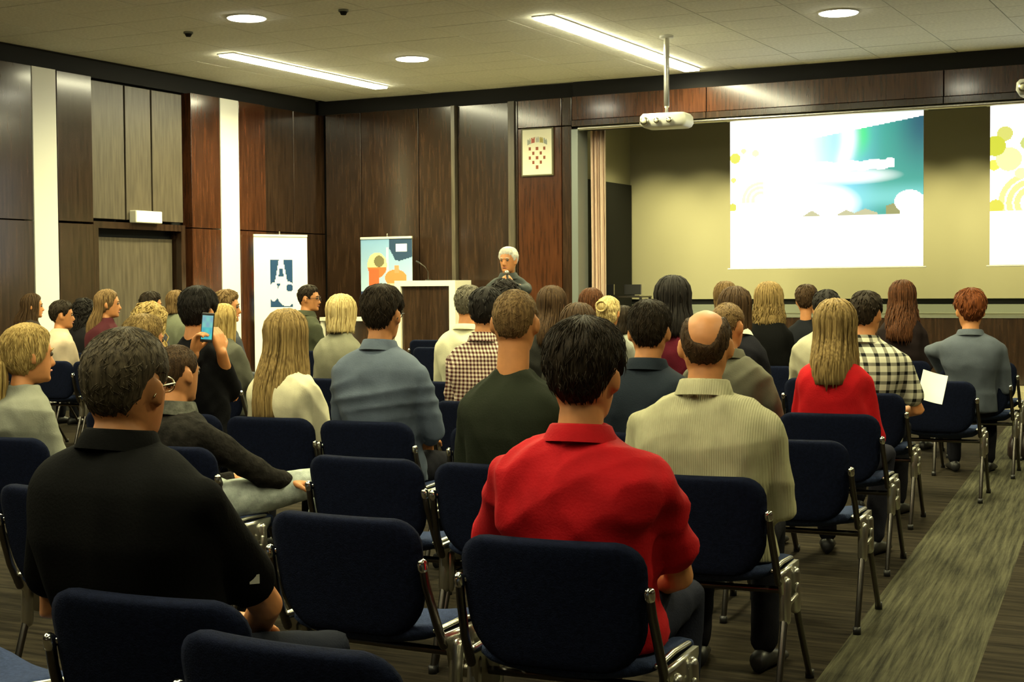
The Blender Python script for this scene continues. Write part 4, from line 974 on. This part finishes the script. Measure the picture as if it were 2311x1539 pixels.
def ban2(u, v):
    x, y = u, (1-v)*2.0
    if y < .83:
        c = np.array(lin(120, 160, 205))*(1-y*.6)+np.array(lin(205, 225, 235))*y*.6
        if x > .56 and y < .36 and (x-.56)*1.6 > y-.16+.0*x and y < .36-.25*abs(x-.75): c = np.array(lin(40, 65, 95))
        if .68 < x < .90 and .10 < y < .21: c = np.array(lin(245, 248, 250))
        if abs(x-.52) < .018 and .14 < y < .55: c = np.array(lin(235, 225, 225))
        if ((x-.32)/.19)**2+((y-.42)/.20)**2 < 1: c = np.array(lin(235, 205, 150)) if y < .45 else np.array(lin(225, 110, 60))
        if ((x-.36)/.10)**2+((y-.36)/.09)**2 < 1: c = np.array(lin(110, 105, 75))
        if abs(x-.25) < .10 and .48 < y < .80: c = np.array(lin(225, 95, 55))
        if ((x-.68)/.21)**2+((y-.62)/.13)**2 < 1: c = np.array(lin(230, 130, 75))
        if abs(x-.70) < .04 and .42 < y < .55: c = np.array(lin(230, 140, 100))
        if y > .70 and .40 < x < .80: c = np.array(lin(240, 200, 165))
        return tuple(c)
    if y < .93: return lin(45, 60, 100)
    c = np.array(lin(95, 140, 205))*(1-(y-.93)*.7)+np.array(lin(220, 235, 245))*(y-.93)*.7
    if y < 1.5 and (abs(x-.10) < .025 or abs(x-.18) < .03 or abs(x-.33) < .022) and y > 1.02+.1*math.sin(x*40): c = np.array(lin(50, 60, 70))
    if .80 < x < .97 and .97 < y < 1.08: c = np.array(lin(235, 240, 245))
    if y > 1.25: c = c*.6+np.array(lin(200, 210, 220))*.4
    return tuple(np.clip(c, 0, 1))
q = on_x(683, 533, -12.20)
banner((-12.16, 16.55, 0), deg(62), 'white roll-up banner with a blue square logo by the fire extinguisher', .80, 2.12, ban1, 60, 150, 'banner_print_white')
b2x = (on_y(817, 533, 17.75)[0]+on_y(932, 533, 17.75)[0])/2
banner((b2x, 17.72, .20), 0.0, 'blue roll-up banner with an orange picture behind the lectern', .85, 1.90, ban2, 70, 150, 'banner_print_blue')

# fire extinguisher on the left wall
f0 = on_x(632, 675, XL+.10); fe = thing('fire_extinguisher', 'red fire extinguisher hung on the wall left of the white banner', 'extinguisher', (XL+.08, f0[1], f0[2]))
R = []; th = np.linspace(0, 2*PI, 24, endpoint=False)
for r, z in ((.06, 0), (.075, .015), (.075, .36), (.065, .40), (.03, .43), (.022, .45)): R.append(np.stack([r*np.cos(th), r*np.sin(th), np.full(24, z)], 1))
MB().loft(R).obj('cylinder', mat('red_paint', (.50, .012, .010), .3), fe, True)
th2 = np.linspace(-1.9, 1.0, 14); MB().loft([np.stack([.0762*np.cos(th2), .0762*np.sin(th2), np.full(14, z)], 1) for z in (.19, .30)], cap=False, closed=False).obj('sticker', M_cream, fe)
v = MB(); v.cyl((0, 0, .45), .02, .03, 12); v.box((-.012, -.06, .475), (.012, .05, .49)); v.box((-.012, -.06, .50), (.012, .04, .512)); v.obj('valve', M_steel, fe)
MB().tube([(0, -.03, .46), (.02, -.09, .40), (.02, -.095, .25), (.02, -.09, .12)], .010, 8).obj('hose', M_blk, fe, True)
MB().box((-.09, -.03, .30), (-.07, .03, .42)).obj('bracket', M_steel, fe)

# lectern and desk on the riser
lx0, lx1 = on_y(890, 632, 17.2)[0], on_y(1027, 632, 17.2)[0]; lz = on_y(960, 633, 17.2)[2]-.20
lc = thing('lectern', 'lectern with a white frame around a dark panel', 'lectern', ((lx0+lx1)/2, 17.22, .20)); lw = (lx1-lx0)/2
MB().box((-lw, -.02, lz-.075), (lw, .42, lz)).obj('top', M_cream, lc)
for sd in (-1, 1): MB().box((min(sd*lw, sd*(lw-.095)), -.02, 0), (max(sd*lw, sd*(lw-.095)), .40, lz-.075)).obj('side', M_cream, lc)
MB().box((-lw+.095, .02, 0), (lw-.095, .05, lz-.075)).obj('panel', M_wood, lc)
gm = thing('gooseneck_microphone', 'thin gooseneck microphone rising from the lectern', 'microphone', ((lx0+lx1)/2, 17.3, .20+lz))
MB().cyl((0, 0, 0), .04, .015, 16).obj('base', M_blk, gm); MB().tube([(0, 0, .01), (.0, 0, .12), (-.04, -.02, .19), (-.11, -.04, .24)], .006, 8).obj('neck', M_steel, gm, True); MB().tube([(-.11, -.04, .24), (-.15, -.055, .262)], .011, 8).obj('capsule', M_blk, gm, True)
tx0, tx1 = -11.95, lx0-.06; tz = on_y(800, 716, 17.2)[2]-.20
dk = thing('desk', 'low desk with a white top left of the lectern', 'desk', ((tx0+tx1)/2, 17.2, .20)); tw = (tx1-tx0)/2
MB().box((-tw, -.05, tz-.05), (tw, .33, tz)).obj('desktop', M_cream, dk)
for sd in (-1, 1): MB().box((min(sd*tw, sd*(tw-.05)), -.03, 0), (max(sd*tw, sd*(tw-.05)), .31, tz-.05)).obj('side', M_cream, dk)
MB().box((-tw+.05, .02, .05), (tw-.05, .04, tz-.05)).obj('modesty_panel', M_wood, dk)

# table with two monitors at the left end of the stage
ym = 18.75; m0, m1 = on_y(1340, 668, ym), on_y(1452, 668, ym)
zt = m1[2]
st = thing('stage_table', 'small black table on the stage left of the slide', 'table', ((m0[0]+m1[0])/2, ym, ZSF)); sw2 = (m1[0]-m0[0])/2
MB().box((-sw2-.02, -.12, zt-ZSF-.02), (sw2+.02, .25, zt-ZSF)).obj('tabletop', M_steel, st)
for a in (-1, 1):
    for b2 in (-.10, .23): MB().box((a*sw2-.015, b2-.015, 0), (a*sw2+.015, b2+.015, zt-ZSF-.02)).obj('leg', M_blk, st)
for px0, px1, lb in ((1343, 1386, 'left of the two dark monitors on the stage table'), (1409, 1448, 'right of the two dark monitors on the stage table')):
    c0, c1 = on_y(px0, 642, ym), on_y(px1, 642, ym); wd = c1[0]-c0[0]; ht = c0[2]-zt
    t = thing('monitor', lb, 'monitor', ((c0[0]+c1[0])/2, ym, zt)); soften(MB().box((-wd/2, -.012, .02), (wd/2, .012, ht)).obj('display', M_blk, t), .004, 1)
    MB().box((-.02, .0, .0), (.02, .02, .03)).box((-.07, -.03, 0), (.07, .06, .008)).obj('stand', M_blk, t); MB().box((wd/2-.006, -.014, .02), (wd/2+.006, .0, ht)).obj('bezel', M_alu, t)

# paper in the plaid man's hand, bag by the aisle
ppp = on_y(2105, 872, 8.95)
pa = thing('paper_sheet', 'white sheet of paper held beside the man in the plaid shirt', 'paper', tuple(ppp)); pa.rotation_euler = (deg(-38), deg(14), deg(14))
n = 8; vs = [(x*.148-.074, 0.010*math.sin(x*2.5), z*.21-.105) for z in np.linspace(0, 1, n) for x in np.linspace(0, 1, n)]
vs2 = [(a, b2+.0012, c) for a, b2, c in vs]; F = []
for j in range(n-1):
    for i in range(n-1): k = j*n+i; F += [(k, k+1, k+n+1, k+n), (n*n+k, n*n+k+n, n*n+k+n+1, n*n+k+1)]
MB().add(vs+vs2, F).obj('sheet', M_white, pa)
bg = on_z(2306, 1035, 0); bag = thing('handbag', 'small dark handbag on the carpet at the right edge', 'bag', (bg[0]+.06, bg[1], 0), deg(20))
R = []
for z, a, b2 in ((0, .15, .07), (.03, .17, .085), (.12, .165, .08), (.19, .14, .05), (.21, .12, .02)):
    th = np.linspace(0, 2*PI, 28, endpoint=False); c, s2 = np.cos(th), np.sin(th); R.append(np.stack([a*np.sign(c)*np.abs(c)**.6, b2*np.sign(s2)*np.abs(s2)**.6, np.full(28, z)], 1))
MB().loft(R).obj('body', mat('bag_leather', (.018, .010, .010), .35, bump=.3, bscale=30), bag, True)
MB().tube([(-.10, 0, .20), (-.09, 0, .29), (0, 0, .33), (.09, 0, .29), (.10, 0, .20)], .008, 8).obj('handle', M_blk, bag, True); MB().box((-.02, -.09, .13), (.02, -.082, .16)).obj('clasp', M_chrome, bag)

# ------------------------------------------------------------------ settle the organic surfaces
bpy.context.view_layer.update()
dg = bpy.context.evaluated_depsgraph_get()
new = [(o, bpy.data.meshes.new_from_object(o.evaluated_get(dg)), fold) for o, fold in BAKE]
for k, (o, me, fold) in enumerate(new):
    o.modifiers.clear(); o.data = me; n = len(me.vertices)
    if fold:
        co = np.zeros(n*3, np.float32); me.vertices.foreach_get('co', co); co = co.reshape(-1, 3)
        no = np.zeros(n*3, np.float32); me.vertices.foreach_get('normal', no); no = no.reshape(-1, 3); r = np.random.default_rng(k); d = np.zeros(n)
        for i in range(7):
            kv = r.normal(0, 1, 3)*np.array([14, 14, 13]); kv2 = r.normal(0, 1, 3)*4
            d += (1-2*np.abs(np.sin(co @ kv+r.uniform(0, 6)+1.2*np.sin(co @ kv2*2))))*np.clip(np.sin(co @ kv2+r.uniform(0, 6)), 0, 1)
        co += no*(d*fold*.5)[:, None].astype(np.float32); me.vertices.foreach_set('co', co.ravel())
    me.polygons.foreach_set('use_smooth', [True]*len(me.polygons)); me.update()
